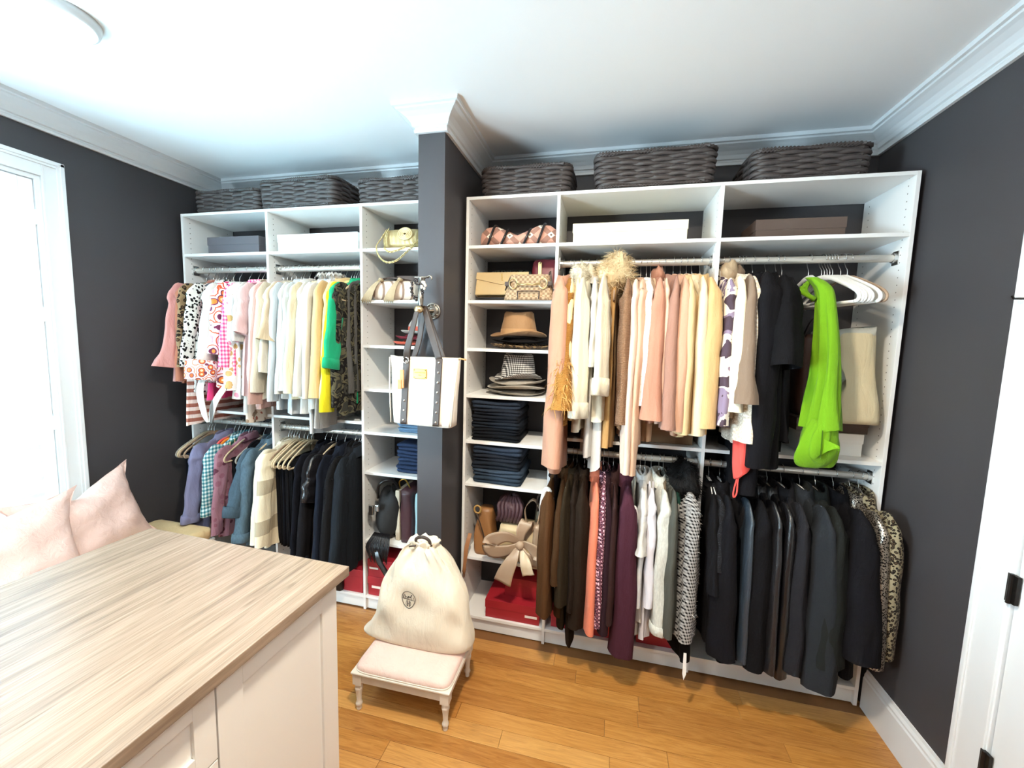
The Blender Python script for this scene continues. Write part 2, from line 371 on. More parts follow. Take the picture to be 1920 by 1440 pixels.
# ------------------------------------------------------------------ window with plantation shutters
M_SHUT = plain('shutter_white', '#f2f4f5', .4, var=.02)
def louvermat(name, tl):
    t = NT(name); tr = t.node('ShaderNodeBsdfTranslucent'); tr.inputs['Color'].default_value = (.85, .93, 1, 1); mx = t.node('ShaderNodeMixShader'); mx.inputs[0].default_value = tl
    t.set('#f2f4f5', .4); out = t.n['Material Output']; t.ln(t.b.outputs[0], mx.inputs[1]); t.ln(tr.outputs[0], mx.inputs[2]); t.ln(mx.outputs[0], out.inputs['Surface']); return t.m
M_LOUV = louvermat('louver_open', .35); M_LOUV2 = louvermat('louver_shut', .025)
def glassmat():
    t = NT('window_glass'); t.b.inputs['Transmission Weight'].default_value = 1; t.b.inputs['IOR'].default_value = 1.05
    return t.set('#ffffff', .0)
M_GLASS = glassmat()
def window(n, y0, y1, full):
    wd = struct(empty('window_%d' % n, (XL, (y0+y1)/2, WZ0)))
    def part(name, mb, mat, par=None, smooth=False):
        o = mb.build(name, mat, par or wd, smooth=smooth)
        if not par: o.location = (-XL, -(y0+y1)/2, -WZ0)
        return o
    c = .084
    for nm, (a, b, z0, z1) in (('right', (y1, y1+c, WZ0-.1, WZ1+c)), ('left', (y0-c, y0, WZ0-.1, WZ1+c))):
        m_ = MB().box(XL, XL+.018, a, b, z0, z1, .002); e = b if nm == 'right' else a; q = -1 if nm == 'right' else 1
        m_.box(XL+.0175, XL+.03, min(e, e+q*.018), max(e, e+q*.018), z0, z1, .003); m_.box(XL+.0175, XL+.024, min(e+q*.017, e+q*.03), max(e+q*.017, e+q*.03), z0, z1, .002)
        i_ = a if nm == 'right' else b; m_.box(XL+.017, XL+.021, min(i_, i_-q*.008), max(i_, i_-q*.008), z0, z1, .001)
        part('casing', m_, M_TRIM)
    m_ = MB().box(XL, XL+.018, y0-.001, y1+.001, WZ1, WZ1+c, .002).box(XL+.0175, XL+.03, y0-c, y1+c, WZ1+c-.018, WZ1+c+.001, .003).box(XL+.0175, XL+.024, y0-c+.03, y1+c-.03, WZ1+c-.03, WZ1+c-.017, .002)
    part('casing', m_, M_TRIM)
    sill = MB().box(XL-.1, XL+.045, y0-c-.01, y1+c+.01, WZ0-.03, WZ0, .004); part('sill', sill, M_TRIM)
    fr = MB()
    for (a, b, z0, z1) in ((y1-.022, y1, WZ0, WZ1), (y0, y0+.022, WZ0, WZ1), (y0+.022, y1-.022, WZ1-.022, WZ1), (y0+.022, y1-.022, WZ0, WZ0+.022)): fr.box(XL-.07, XL+.006, a, b, z0, z1, .002)
    part('frame', fr, M_TRIM)
    sash = MB()
    for (a, b, z0, z1) in ((y1-.06, y1-.0, WZ0, WZ1), (y0, y0+.06, WZ0, WZ1), (y0+.06, y1-.06, WZ1-.06, WZ1), (y0+.06, y1-.06, WZ0, WZ0+.06), (y0+.06, y1-.06, 1.44, 1.5)): sash.box(XL-.145, XL-.1, a, b, z0, z1, .002)
    part('sash', sash, M_TRIM)
    part('glass', MB().box(XL-.127, XL-.123, y0+.05, y1-.05, WZ0+.05, WZ1-.05), M_GLASS)
    if not full: return wd
    a, b = y0+.024, y1-.024; mid = (a+b)/2
    for (p0, p1) in ((a, mid-.001), (mid+.001, b)):
        sh = MB(); st = .052; x0, x1 = XL-.03, XL-.004
        for (q0, q1, z0, z1) in ((p0, p0+st, WZ0+.024, WZ1-.024), (p1-st, p1, WZ0+.024, WZ1-.024), (p0+st, p1-st, WZ1-.105, WZ1-.024), (p0+st, p1-st, WZ0+.024, WZ0+.125), (p0+st, p1-st, 1.415, 1.49)):
            sh.box(x0, x1, q0, q1, z0, z1, .003)
        so = part('shutter', sh, M_SHUT)
        ax, az = .040*math.cos(1.02), .040*math.sin(1.02)
        lm = MB(); pr = []
        for k in range(10):
            t_ = 2*PI*k/10; u, v = .043*math.cos(t_), .0052*math.sin(t_); pr.append((u, v))
        def lou(ang, mat):
            ca, sa = math.cos(ang), math.sin(ang); lm = MB().rings([[(u*ca-v*sa, yy, u*sa+v*ca) for u, v in pr] for yy in (p0+st+.002, p1-st-.002)], True, True)
            return mesh('louver', lm.v, lm.f, mat)
        lme2 = {WZ0+.125: lou(1.22, M_LOUV2), 1.49: lou(.95, M_LOUV)}   # lower tier tilted almost shut, upper tier open
        for z0, z1 in ((WZ0+.125, 1.415), (1.49, WZ1-.105)):
            n_ = round((z1-z0)/.0765); lme = lme2[z0]
            for k in range(n_):
                link('louver', lme, so, ((x0+x1)/2, 0, z0+(k+.5)*(z1-z0)/n_))
            tr = MB().box(x1+.022, x1+.032, (p0+p1)/2-.006, (p0+p1)/2+.006, z0+.03, z1-.03, .002); tr.build('tilt_rod', M_SHUT, so)
        if full:
            hh = MB(); 
            for z in (.72, 1.2, 1.75, 2.22): hh.box(x1, x1+.012, p1-.004, p1+.01, z-.035, z+.035, .002)
            if p1 > mid+.1: hh.build('hinge', M_SHUT, so)
    return wd
window(1, wins[0][0], wins[0][1], True)
window(2, wins[1][0], wins[1][1], False)  # unseen window, added to let more daylight into the room

# ------------------------------------------------------------------ ceiling lamps
def emis(name, col, st):
    t = NT(name); t.b.inputs['Emission Color'].default_value = lin(col); t.b.inputs['Emission Strength'].default_value = st
    return t.set('#ffffff', .4)
M_LED = emis('lamp_diffuser', '#f4fbff', 9)
lab = ['round flush ceiling lamp shining above the window at upper left', 'round flush ceiling lamp over the middle of the room', 'added unseen ceiling lamp near the door behind the camera', 'added unseen ceiling lamp above the island behind the camera']
for i, (x, y, pw, col) in enumerate(LAMPS):
    t = empty('ceiling_lamp', (x, y, ZC), label=lab[i], cat='ceiling lamp')
    MB().lathe([(.0985, -.030), (.106, -.026), (.110, -.014), (.112, 0), (.09, 0), (.09, -.028), (.0985, -.030)], 40, cap0=False, cap1=False).build('lamp_ring', M_TRIM, t, smooth=True)
    MB().lathe([(.0895, -.012), (.0895, -.016), (.0, -.018)], 40, cap0=True, cap1=False).build('diffuser', M_LED, t, smooth=True)

# ------------------------------------------------------------------ closet units
H, T, D = 2.43, .0158, .356
SHELF_Z = [2.182, 1.895, 1.638, 1.383, 1.126, .881, .449]
def closet(name, label, panels, cubby, mids, orient):
    t = empty(name, ((panels[0]+panels[-1])/2, 0, 0), label=label, cat='closet shelving')
    px = -(panels[0]+panels[-1])/2
    def P(nm, x0, x1, z0, z1, y0=0., y1=D, mat=M_SHELF, b=.0012):
        return MB().box(x0, x1, y0, y1, z0, z1, b).build(nm, mat, t, (px, 0, 0))
    for i, x in enumerate(panels):
        P('side_panel' if i in (0, len(panels)-1) else 'divider_panel', x, x+T, 0, H if i in (0, len(panels)-1) else H-T, .0 if i in (0, len(panels)-1) else .0003, D, M_PANEL)
    for i in range(len(panels)-1):
        a, b = panels[i]+T, panels[i+1]
        P('top_panel', a if i == 0 else a-T/2, b if i == len(panels)-2 else b+T/2, H-T, H, .0006)
        P('bottom_shelf', a, b, .075, .091, .001)
        P('toe_kick', a, b, 0.0, .075, .018, .034)
        if i == cubby:
            for z in SHELF_Z: P('shelf', a, b, z-.017, z, .001)
            continue
        P('shelf', a, b, 2.182-.017, 2.182, .001)
        P('shelf', a, b, 1.183-.017, 1.183, .001)
        for z in (2.088, 1.096):
            r = MB().tube([(a+.004, .07, z), (b-.004, .07, z)], .0165, 16).build('clothes_rod', M_ROD, t, (px, 0, 0), smooth=False)
            for xx, sg in ((a, 1), (b, -1)):
                br = MB().tube([(xx+.0004*sg, .07, z), (xx+.016*sg, .07, z)], .021, 14); br.box(min(xx, xx+sg*.004), max(xx, xx+sg*.004), .05, .09, z-.03, z+.03, .0012)
                br.build('rod_socket', M_CHROME, r)
    return t
closet('closet_organizer', 'white shelving unit left of the dark wall end', [-2.081, -1.4396, -.8008, -.3395], 2, None, 0)
closet('closet_organizer', 'white shelving unit right of the dark wall end', [-.1634, .3175, 1.0696, 1.8171], 0, None, 0)

# ------------------------------------------------------------------ island
isl = empty('island_cabinet', (-.198, -.978, 0), rz=-.0298, label='white shaker island cabinet with drawers under the wood top', cat='cabinet')
IW, IL, IH = .89, 1.9, .889
def ip(nm, mb, mat=M_CAB, par=None): return mb.build(nm, mat, par or isl)
ip('body', MB().box(-IW+.03, -.048, -IL+.03, -.03, 0.09, IH-.0005, .001))
ip('toe_base', MB().box(-IW+.08, -.09, -IL+.07, -.07, 0, .091))
def shaker(nm, y0, y1, z0, z1, st=.066):
    d = ip(nm, MB().box(-.0478, -.036, y0, y1, z0, z1, .001))
    for (a, b, c, e, k) in ((y0, y0+st, z0, z1, 'stile'), (y1-st, y1, z0, z1, 'stile'), (y0+st, y1-st, z1-st, z1, 'rail'), (y0+st, y1-st, z0, z0+st, 'rail')):
        ip(k, MB().box(-.0362, -.027, a, b, c, e, .0012), M_CAB, d)
    return d
shaker('door', -.437, -.031, .10, .882)
for z0, z1 in ((.69, .882), (.40, .686), (.10, .396)):
    d = shaker('drawer_front', -1.06, -.441, z0, z1, .05)
    MB().tube([(-.02, -.82, (z0+z1)/2), (.004, -.82, (z0+z1)/2), (.004, -.68, (z0+z1)/2), (-.02, -.68, (z0+z1)/2)], .005).build('handle', M_CHROME, d)
    shaker('drawer_front', -1.68, -1.064, z0, z1, .05)
ct = MB().box(-IW, 0, -IL, 0, IH, IH+.032, .0022)
tag(ct.build('island_countertop', M_LAM, None, (-.198, -.978, 0), (0, 0, -.0298)), 'pale wood grain worktop lying on the white island', 'countertop')

# ------------------------------------------------------------------ window seat and its cushions
ws = empty('window_seat', (-1.93, -1.05, 0), label='low white bench box below the shuttered window', cat='bench')
MB().box(-.215, .2, -1.0, .86, 0, .40, .004).build('bench_box', M_CAB, ws)
MB().box(-.215, .22, -1.01, .87, .40, .425, .004).build('bench_top', M_CAB, ws)
M_TAN = fabric('tan_seat_linen', '#d9bd8e')
def cushion(name, sx, sy, sz, mat, loc, rot, label, cat, group=None, n=22, seed=0, pinch=.5, piping=False, point=.14, dent=.0):
    rg = np.random.default_rng(seed); f = MB(); ph = rg.uniform(0, 6.28, 8)
    def side(sg):
        rr = []
        for i in range(n+1):
            row = []
            for j in range(n+1):
                u, v = -1+2*i/n, -1+2*j/n
                e = (1-abs(u)**2.6)*(1-abs(v)**2.6)
                th = sz*e**pinch
                k = 1-.10*(1-abs(v)**2)*abs(u)**3 ; k2 = 1-.10*(1-abs(u)**2)*abs(v)**3
                cor = (1+point*(abs(u*v))**5)*(1-dent*math.exp(-(v/.4)**2)*max(0, -u))
                wr = .006*math.sin(7*u+ph[0]+3*v)*e+.005*math.sin(9*v+5*u*u+ph[1])*e + .006*math.sin(14*(abs(u)-abs(v))+ph[2])*abs(u*v)
                row.append((sx*u*k*cor, sy*v*k2*cor, sg*(th+wr)))
            rr.append(row)
        return rr
    f.rings(side(1), closed=False); n0 = len(f.v); f.rings([r[::-1] for r in side(-1)], closed=False)
    o = f.build(name, mat, None, loc, rot, True)
    tag(o, label, cat, group); return o
M_PINK = fabric('blush_satin', '#e3c3b8', rough=.42)
sc_ = MB().box(-1.0, 1.0, -.215, .215, 0, .075, .03); so = sc_.build('seat_cushion', M_TAN, None, (-1.925, -1.19, .426), (0, 0, PI/2), True)
tag(so, 'tan linen seat cushion along the window bench', 'cushion')
def facing(loc, yaw, tilt, roll=0):
    return (Matrix.Translation(loc) @ Matrix.Rotation(yaw, 4, 'Z') @ Matrix.Rotation(PI/2-tilt, 4, 'Y') @ Matrix.Rotation(roll, 4, 'Z'))
for i, (loc, yaw, tilt, roll, sx, sy, lb) in enumerate((
    ((-1.93, -.66, .705), .12, .30, .10, .205, .25, 'blush satin throw pillow nearest the closet on the window seat'),
    ((-1.86, -1.0, .70), -.10, .38, -.02, .21, .25, 'blush satin throw pillow leaning in front at the left edge of the photo'),
    ((-1.9, -1.36, .69), .05, .34, .05, .2, .25, 'blush satin throw pillow farthest along the window seat'))):
    o = cushion('throw_pillow', sx, sy, .075, M_PINK, (0, 0, 0), (0, 0, 0), lb, 'pillow', 'pillows on the window seat', seed=i, dent=(.30, .14, .1)[i])
    o.matrix_world = facing(loc, yaw, tilt, roll)

# ------------------------------------------------------------------ hangers
_HM = {}
def hanger_mesh(kind):
    if kind in _HM: return _HM[kind]
    wire = MB().tube(catmull([(0, 0, -.085), (0, .001, -.052), (0, .012, -.034), (0, .0225, -.012), (0, .022, .010), (0, .010, .0222), (0, -.008, .0224), (0, -.0215, .010), (0, -.0215, -.006)], 22), .0017, 6)
    f = MB(); thick = .0045 if kind == 'velvet' else .0065; ry = .0062 if kind == 'velvet' else .0085
    half = [(.0, -.083), (.03, -.086), (.07, -.098), (.12, -.122), (.17, -.148), (.198, -.168), (.2085, -.186), (.204, -.2015), (.190, -.206)]
    pts = [(0, -y, z) for y, z in half[::-1]]+[(0, y, z) for y, z in half[1:]]
    pp = catmull(pts, 46)
    f.tube(pp, [ry*(1.5 if abs(p[1]) < .05 else 1.0) for p in pp], 8, rx=thick)
    f.tube([(0, -.191, -.206), (0, 0, -.2065), (0, .191, -.206)], ry*.8, 8, rx=thick*.8)
    f.tube([(0, 0, -.075), (0, 0, -.098)], ry*1.25, 8, rx=thick*1.3)
    _HM[kind] = (mesh('hook', wire.v, wire.f, M_WIRE, True), f)
    return _HM[kind]
H_COL = {'grey': ('slim grey velvet', fabric('velvet_grey', '#9b948a', rough=.8)), 'beige': ('slim beige velvet', fabric('velvet_beige', '#cdb897', rough=.8)),
         'white': ('white plastic', plain('white_plastic', '#eeeeea', .35, var=.02)), 'brown': ('slim taupe velvet', fabric('velvet_taupe', '#a58b74', rough=.8))}
_HF = {}
def hanger(x, zr, kind, core, rot=0, y=.07, label=None):
    col, m = H_COL[kind]; k = 'plastic' if kind == 'white' else 'velvet'; wire, f = hanger_mesh(k)
    if kind not in _HF: _HF[kind] = mesh('hanger_frame', f.v, f.f, m, True)
    o = empty('coat_hanger', (x, y, zr), rz=rot, label=label or (col+' hanger holding the '+core), cat='hanger', group='coat hangers on the clothes rods')
    link('hook', wire, o); link('hanger_frame', _HF[kind], o)
    return o

# ------------------------------------------------------------------ garments
def sgnpow(s, p): return np.sign(s)*np.abs(s)**p
def drape_rings(levels, A, lam, rg, n=44, sq=.7, hem=.006, tw=.25):
    """levels: (z, yc, xc, half width in y, half thickness in x); soft vertical folds grow downward"""
    a = np.linspace(0, 2*PI, n, endpoint=False); z0, z1 = levels[0][0], levels[-1][0]; p = rg.uniform(0, 6.28, 6); out = []
    for z, yc, xc, wy, tx in levels:
        t = min(1, max(0, (z0-z)/(z0-z1+1e-6)))
        y = wy*np.cos(a); x = tx*sgnpow(np.sin(a), sq)
        x = x*(1+tw*t*np.sin(3*a+p[2]))
        fo = A*t**.8*(np.sin(2*PI*(y/lam)+p[0]+1.2*math.sin(2*t+p[1]))+.5*np.sin(2*PI*(y/(lam*.55))+p[3]+1.5*t))
        yy = y+.25*A*t*np.sin(9*t+p[4])
        zz = np.full(n, z)+(hem*t**6)*np.sin(2*a+p[5])
        out.append(np.stack([x+fo+xc, yy+yc, zz], 1))
    return out
def levels_body(L, wt, wh, th, drift, flare_th, sh=-.152, neck=.055, ncut=-.078):
    lv = [(ncut, 0, 0, neck*.9, .016), (ncut-.008, 0, 0, neck*1.15, .02)]
    for k in range(1, 8):
        t = k/7; lv.append((ncut-.008+(sh-ncut+.008)*t**1.05, 0, 0, neck*1.15+(wt-neck*1.15)*t, .018+(th*.8-.018)*t))
    for k in range(1, 22):
        t = k/21; z = sh+(-L-sh)*t
        w_ = wt*.985+(wh-wt*.985)*t-.012*math.sin(PI*min(1, t*2)); h = th*.8+(flare_th-th*.8)*min(1, t*1.6)
        lv.append((z, -drift*t, 0, w_, h))
    return lv
def sleeve_rings(sg, zend, ry, rx, drift, rg, wt, sh=-.152, wr=.12, taper=.72, bell=0, xo=0, n=20, puff=0, grow=.5, groove=.16):
    y0 = wt; path = [(0, sg*(y0-.075), sh+.012), (0, sg*(y0-.03), sh-.002), (0, sg*(y0+.004), sh-.034), (0, sg*(y0+.012), sh-.09)]
    ze = -zend; m = (sh-.09+ze)/2
    path += [(xo*.4, sg*(y0+.012+drift*.5), m), (xo, sg*(y0+.006+drift), ze)]
    P = catmull(path, 26); out = []; p = rg.uniform(0, 6.28, 6); a = np.linspace(0, 2*PI, n, endpoint=False)
    for i, c in enumerate(P):
        t = i/25; q = (P[min(i+1, 25)]-P[max(i-1, 0)]); q /= np.linalg.norm(q)
        nv = np.array([0, -q[2], q[1]])*1.0
        e_ = min(1, t/grow); e_ = e_*e_*(3-2*e_); k = (1-(1-taper)*max(0, (t-.25)/.75)+bell*max(0, (t-.75)/.25)**2); kx = k*(.26+.74*e_); k = k*(.45+.55*min(1, t/.2))
        pf = 1+puff*math.sin(PI*min(1, max(0, (t-.55)/.45))); k *= pf; kx *= pf
        wob = 1+wr*np.sin(26*t+p[0]+2*a)*min(1, t*3)+wr*.7*np.sin(43*t+p[1]-3*a)*t+groove*min(1, t*2.5)*np.sin(3*a+p[3]+.9*math.sin(3*t+p[4]))+groove*.5*min(1, t*2)*np.sin(5*a+p[5]-1.1*t)
        xs = rx*kx*np.cos(a)*wob; ys = ry*k*np.sin(a)*(1+.4*(wob-1))
        out.append(c+np.outer(xs, [1, 0, 0])+np.outer(ys, nv)+np.array([.006*math.sin(5*t+p[2])*t, 0, 0]))
    return out
def collar_rings(w, h, fall, th, n=28, open_=.0):
    a = np.linspace(0, 2*PI, n, endpoint=False); out = []
    fr = np.maximum(0, -np.cos(a))**2          # falls lower toward the front (-y)
    for (k, z, x) in ((.95, -.092, .8), (.86, -.092+h*.6, .72), (.84, -.092+h, .74), (.98, -.092+h*.97, .95), (1.15, -.092+h-fall*.55, 1.15), (1.3, -.092+h-fall, 1.3)):
        out.append(np.stack([th*x*np.sin(a), w*k*np.cos(a)-.012*fr, z-.02*fr*h/.04+0*a], 1))
    return out
def lump(c, r, rg, n=18, m=12, amp=.12):
    p = rg.uniform(0, 6.28, 4); rr = []
    for i in range(m+1):
        th = PI*(i+.03)/(m+.06); row = []
        for k in range(n):
            f = 2*PI*k/n; d = 1+amp*math.sin(3*f+p[0]+2*th)+amp*.7*math.sin(5*th+p[1]+f)
            row.append((c[0]+r[0]*d*math.sin(th)*math.cos(f), c[1]+r[1]*d*math.sin(th)*math.sin(f), c[2]-r[2]*d*math.cos(th)))
        rr.append(row)
    return rr
def fur(mb, pts_n, ln, wd, rg, droop=.5):
    """tufts: thin triangles rooted at points with outward normals"""
    for p, nv in pts_n:
        p = Vector(p); nv = Vector(nv)+Vector(rg.normal(0, .35, 3)); nv.z -= droop*rg.uniform(.2, 1); nv.normalize()
        s_ = nv.cross(Vector(rg.normal(0, 1, 3))).normalized()*wd; l = ln*rg.uniform(.6, 1.2)
        q = p+nv*l*.55; e = p+nv*l; e.z -= droop*l*.35
        mb.add([p-s_, p+s_, q+s_*.7, q-s_*.7, e], [(0, 1, 2, 3), (3, 2, 4)])
def ring_points(rr, count, rg):
    out = []; R = len(rr); n = len(rr[0]); A = [np.array(r) for r in rr]
    for _ in range(count):
        i = int(rg.integers(0, R-1)); j = int(rg.integers(0, n)); u, v = rg.random(2)
        p = (A[i][j]*(1-u)+A[i][(j+1) % n]*u)*(1-v)+(A[i+1][j]*(1-u)+A[i+1][(j+1) % n]*u)*v
        c = A[i].mean(0)*(1-v)+A[i+1].mean(0)*v; nv = p-c; nv[2] *= .3; l = np.linalg.norm(nv); out.append((p, nv/l if l > 1e-6 else np.array([0, -1., 0])))
    return out

KIND = {  # th, flare, fold A, lambda, wt, wh, ry, rx, wrinkle, collar(h, fall, w, th) or None, drift, part name
    'shirt':  dict(th=.020, fl=.022, A=.010, lam=.085, wt=.197, wh=.205, ry=.052, rx=.023, wr=.14, col=(.034, .040, .062, .030), dr=.045, tap=.72),
    'blouse': dict(th=.020, fl=.024, A=.013, lam=.070, wt=.192, wh=.205, ry=.054, rx=.024, wr=.18, col=(.018, .014, .058, .024), dr=.045, tap=.85),
    'knit':   dict(th=.024, fl=.026, A=.007, lam=.110, wt=.195, wh=.200, ry=.056, rx=.030, wr=.10, col=(.022, .020, .060, .030), dr=.04, tap=.8, grow=.65),
    'jacket': dict(th=.032, fl=.032, A=.006, lam=.120, wt=.202, wh=.208, ry=.060, rx=.032, wr=.06, col=(.036, .060, .070, .038), dr=.04, tap=1.1, grow=.75, groove=.2),
    'coat':   dict(th=.038, fl=.040, A=.007, lam=.140, wt=.208, wh=.220, ry=.066, rx=.038, wr=.06, col=(.040, .075, .078, .044), dr=.05, tap=1.25, grow=.9, groove=.22),
    'tank':   dict(th=.015, fl=.020, A=.013, lam=.070, wt=.150, wh=.185, ry=.05, rx=.02, wr=.1, col=None, dr=.02, tap=.8),
}
G_I = [0]
def garment(kind, x, zr, L, SL, mat, name, cat, label, group=None, rot=0, y=.07, mat2=None, **o):
    G_I[0] += 1; rg = np.random.default_rng(100+G_I[0]); k = dict(KIND['tank' if kind in ('pants', 'strap') else kind]); k.update(o)
    g = empty(name, (x, y, zr), rz=rot, label=label, cat=cat, group=group)
    m2 = mat2 or mat
    if 'dr' not in o and kind != 'pants': k['dr'] += float(rg.uniform(-.022, .026)); k['rx'] *= float(rg.uniform(.88, 1.12)); k['fold'] = k.get('fold', 1)*float(rg.uniform(.8, 1.5))
    if kind == 'pants':
        w_ = k.get('w', .155); th = k.get('pt', .020)
        lv = [(-.192, 0, 0, w_, .009), (-.197, 0, 0, w_+.004, .013)]+[(-.205-(L-.205)*t, -.012*t, 0, w_*(1-.10*t)+k.get('fw', 0)*t, .013+(th-.013)*min(1, 4*t)) for t in np.linspace(0, 1, 14)]
        for nm, yo in (('front_leg', -.004), ('back_leg', .006)):
            rr = drape_rings(lv, .006, .075, rg, 36, .8, .004, .3)
            rr = [r*np.array([.62, 1, 1])+np.array([.009 if nm == 'front_leg' else -.009, yo, 0]) for r in rr]
            MB().rings(rr, True, True).build(nm, mat, g, smooth=True)
        return g
    nc = -.078
    if kind in ('blouse', 'tank') and not (k.get('hood') or k.get('furcol')) and rg.random() < .65: k['neck'] = .085; nc = -.100; k['col'] = None
    lv = levels_body(L, k['wt'], k['wh'], k['th'], k['dr']*.6, k['fl'], neck=k.get('neck', .055), ncut=nc)
    A = k['A']*k.get('fold', 1)
    rr = drape_rings(lv, A, k['lam'], rg, hem=k.get('hem', .006))
    MB().rings(rr, nc > -.09, False).build('body', mat, g, smooth=True)
    if SL:
        ms = k.get('msleeve', m2)
        for sg, nm in ((-1, 'sleeve'), (1, 'sleeve')):
            ze = SL if sg < 0 else SL*.96
            sr = sleeve_rings(sg, ze, k['ry'] if sg < 0 else k['ry']*.8, k['rx'], k['dr'] if sg < 0 else -.012, rg, k['wt'], wr=k['wr'], taper=k['tap'], bell=k.get('bell', 0), xo=k.get('xo', 0), puff=k.get('puff', 0), grow=k.get('grow', .5), groove=k.get('groove', .16))
            so = MB().rings(sr, True, False).build(nm, ms, g, smooth=True)
            if sg < 0:
                if k.get('cuff'):
                    ch = k['cuff']; cz = [r.mean(0) for r in sr]; e = sr[-1]; c = cz[-1]; rows = []
                    for f, dz in ((.97, ch), (1.10, ch), (1.16, ch*.5), (1.14, -.002), (1.0, -.006), (.9, .01)): rows.append((e-c)*np.array([f, f, f])+c+np.array([0, (cz[-5]-c)[1]*dz/ch*.4*(ch/.1), dz]))
                    MB().rings(rows).build('cuff', k.get('mcuff', ms), so, smooth=True)
                if k.get('buttons'):
                    for b in range(k['buttons']):
                        q = sr[-2-b]; c_ = q.mean(0); p = q[int(len(q)*k.get('bpos', .62))]
                        MB().ball(tuple(c_+(p-c_)*1.05), (.006, .006, .006), 8, 5).build('button', k.get('mbut') or plain('horn_button', '#8a6a3c', .4), so, smooth=True)
                if k.get('furcuff'):
                    fm = MB(); fur(fm, ring_points(sr[-6:], 260, rg), .05, .0022, rg, 1.2); t_ = fm.build('fur_cuff', k['mfur'], so); t_['kind'] = 'stuff'
                if k.get('fringe'):
                    fm = MB(); fur(fm, ring_points(sr[4:], 260, rg), .014, .0012, rg, .2); t_ = fm.build('loose_threads', k['mfr'], so); t_['kind'] = 'stuff'
    if k.get('hood'):
        hr = lump((0, .035+k.get('hy', -.02), -.070), (.046*k['hood'], .085*k['hood'], .072*k['hood']), rg)
        MB().rings(hr, True, True).build('hood', k.get('mhood', m2), g, smooth=True)
    elif k.get('furcol'):
        fs_ = k.get('fsz', 1.0); hr = lump((0, -.03, -.09), (.055*fs_, .11*fs_, .08*fs_), rg); fm = MB().rings(hr, True, True); fur(fm, ring_points(hr, 2600, rg), .034*k['furcol'], .0010, rg, .25)
        t_ = fm.build('fur_collar', k['mfur'], g, smooth=False); t_['kind'] = 'stuff'
    elif k['col']:
        h, fa, w_, th = k['col']; MB().rings(collar_rings(w_, h, fa, th)).build('collar', k.get('mcol', m2), g, smooth=True)
    if k.get('lapel'):
        # revers down the front edge
        lw = k['lapel']; rows = []
        for t in np.linspace(0, 1, 9):
            z = -.10-.30*t; yf = -.07-.10*min(1, t*1.6); wd = lw*math.sin(PI*min(1, .12+t*.9))**.7
            rows.append([(k['th']*.9+.004, yf+wd*.5, z), (k['th']*.9+.010, yf-wd*.2, z-.004), (.0, yf-wd-.012, z-.01), (-k['th']*.9-.010, yf-wd*.2, z-.004), (-k['th']*.9-.004, yf+wd*.5, z)])
        MB().rings(rows, closed=False).build('lapel', k.get('mcol', m2), g, smooth=True)
    if kind == 'tank':
        for sg in (-1, 1):
            MB().tube(catmull([(0.006, sg*.05, -.095), (.008, sg*.085, -.098), (.008, sg*.12, -.118), (.004, sg*.135, -.16)], 10), .010, 6, rx=.004).build('strap', m2, g, smooth=True)
    return g
def drape(name, mat, x, y, z, levels, label, cat, group=None, A=.012, lam=.06, seed=1, n=40, parts=None, hem=.01, sq=.7, rot=0):
    """free hanging cloth: levels give (dz, yc, xc, half width, half thickness)"""
    g = empty(name, (x, y, z), rz=rot, label=label, cat=cat, group=group); rg = np.random.default_rng(seed)
    MB().rings(drape_rings(levels, A, lam, rg, n, sq, hem), True, True).build('cloth', mat, g, smooth=True)
    return g

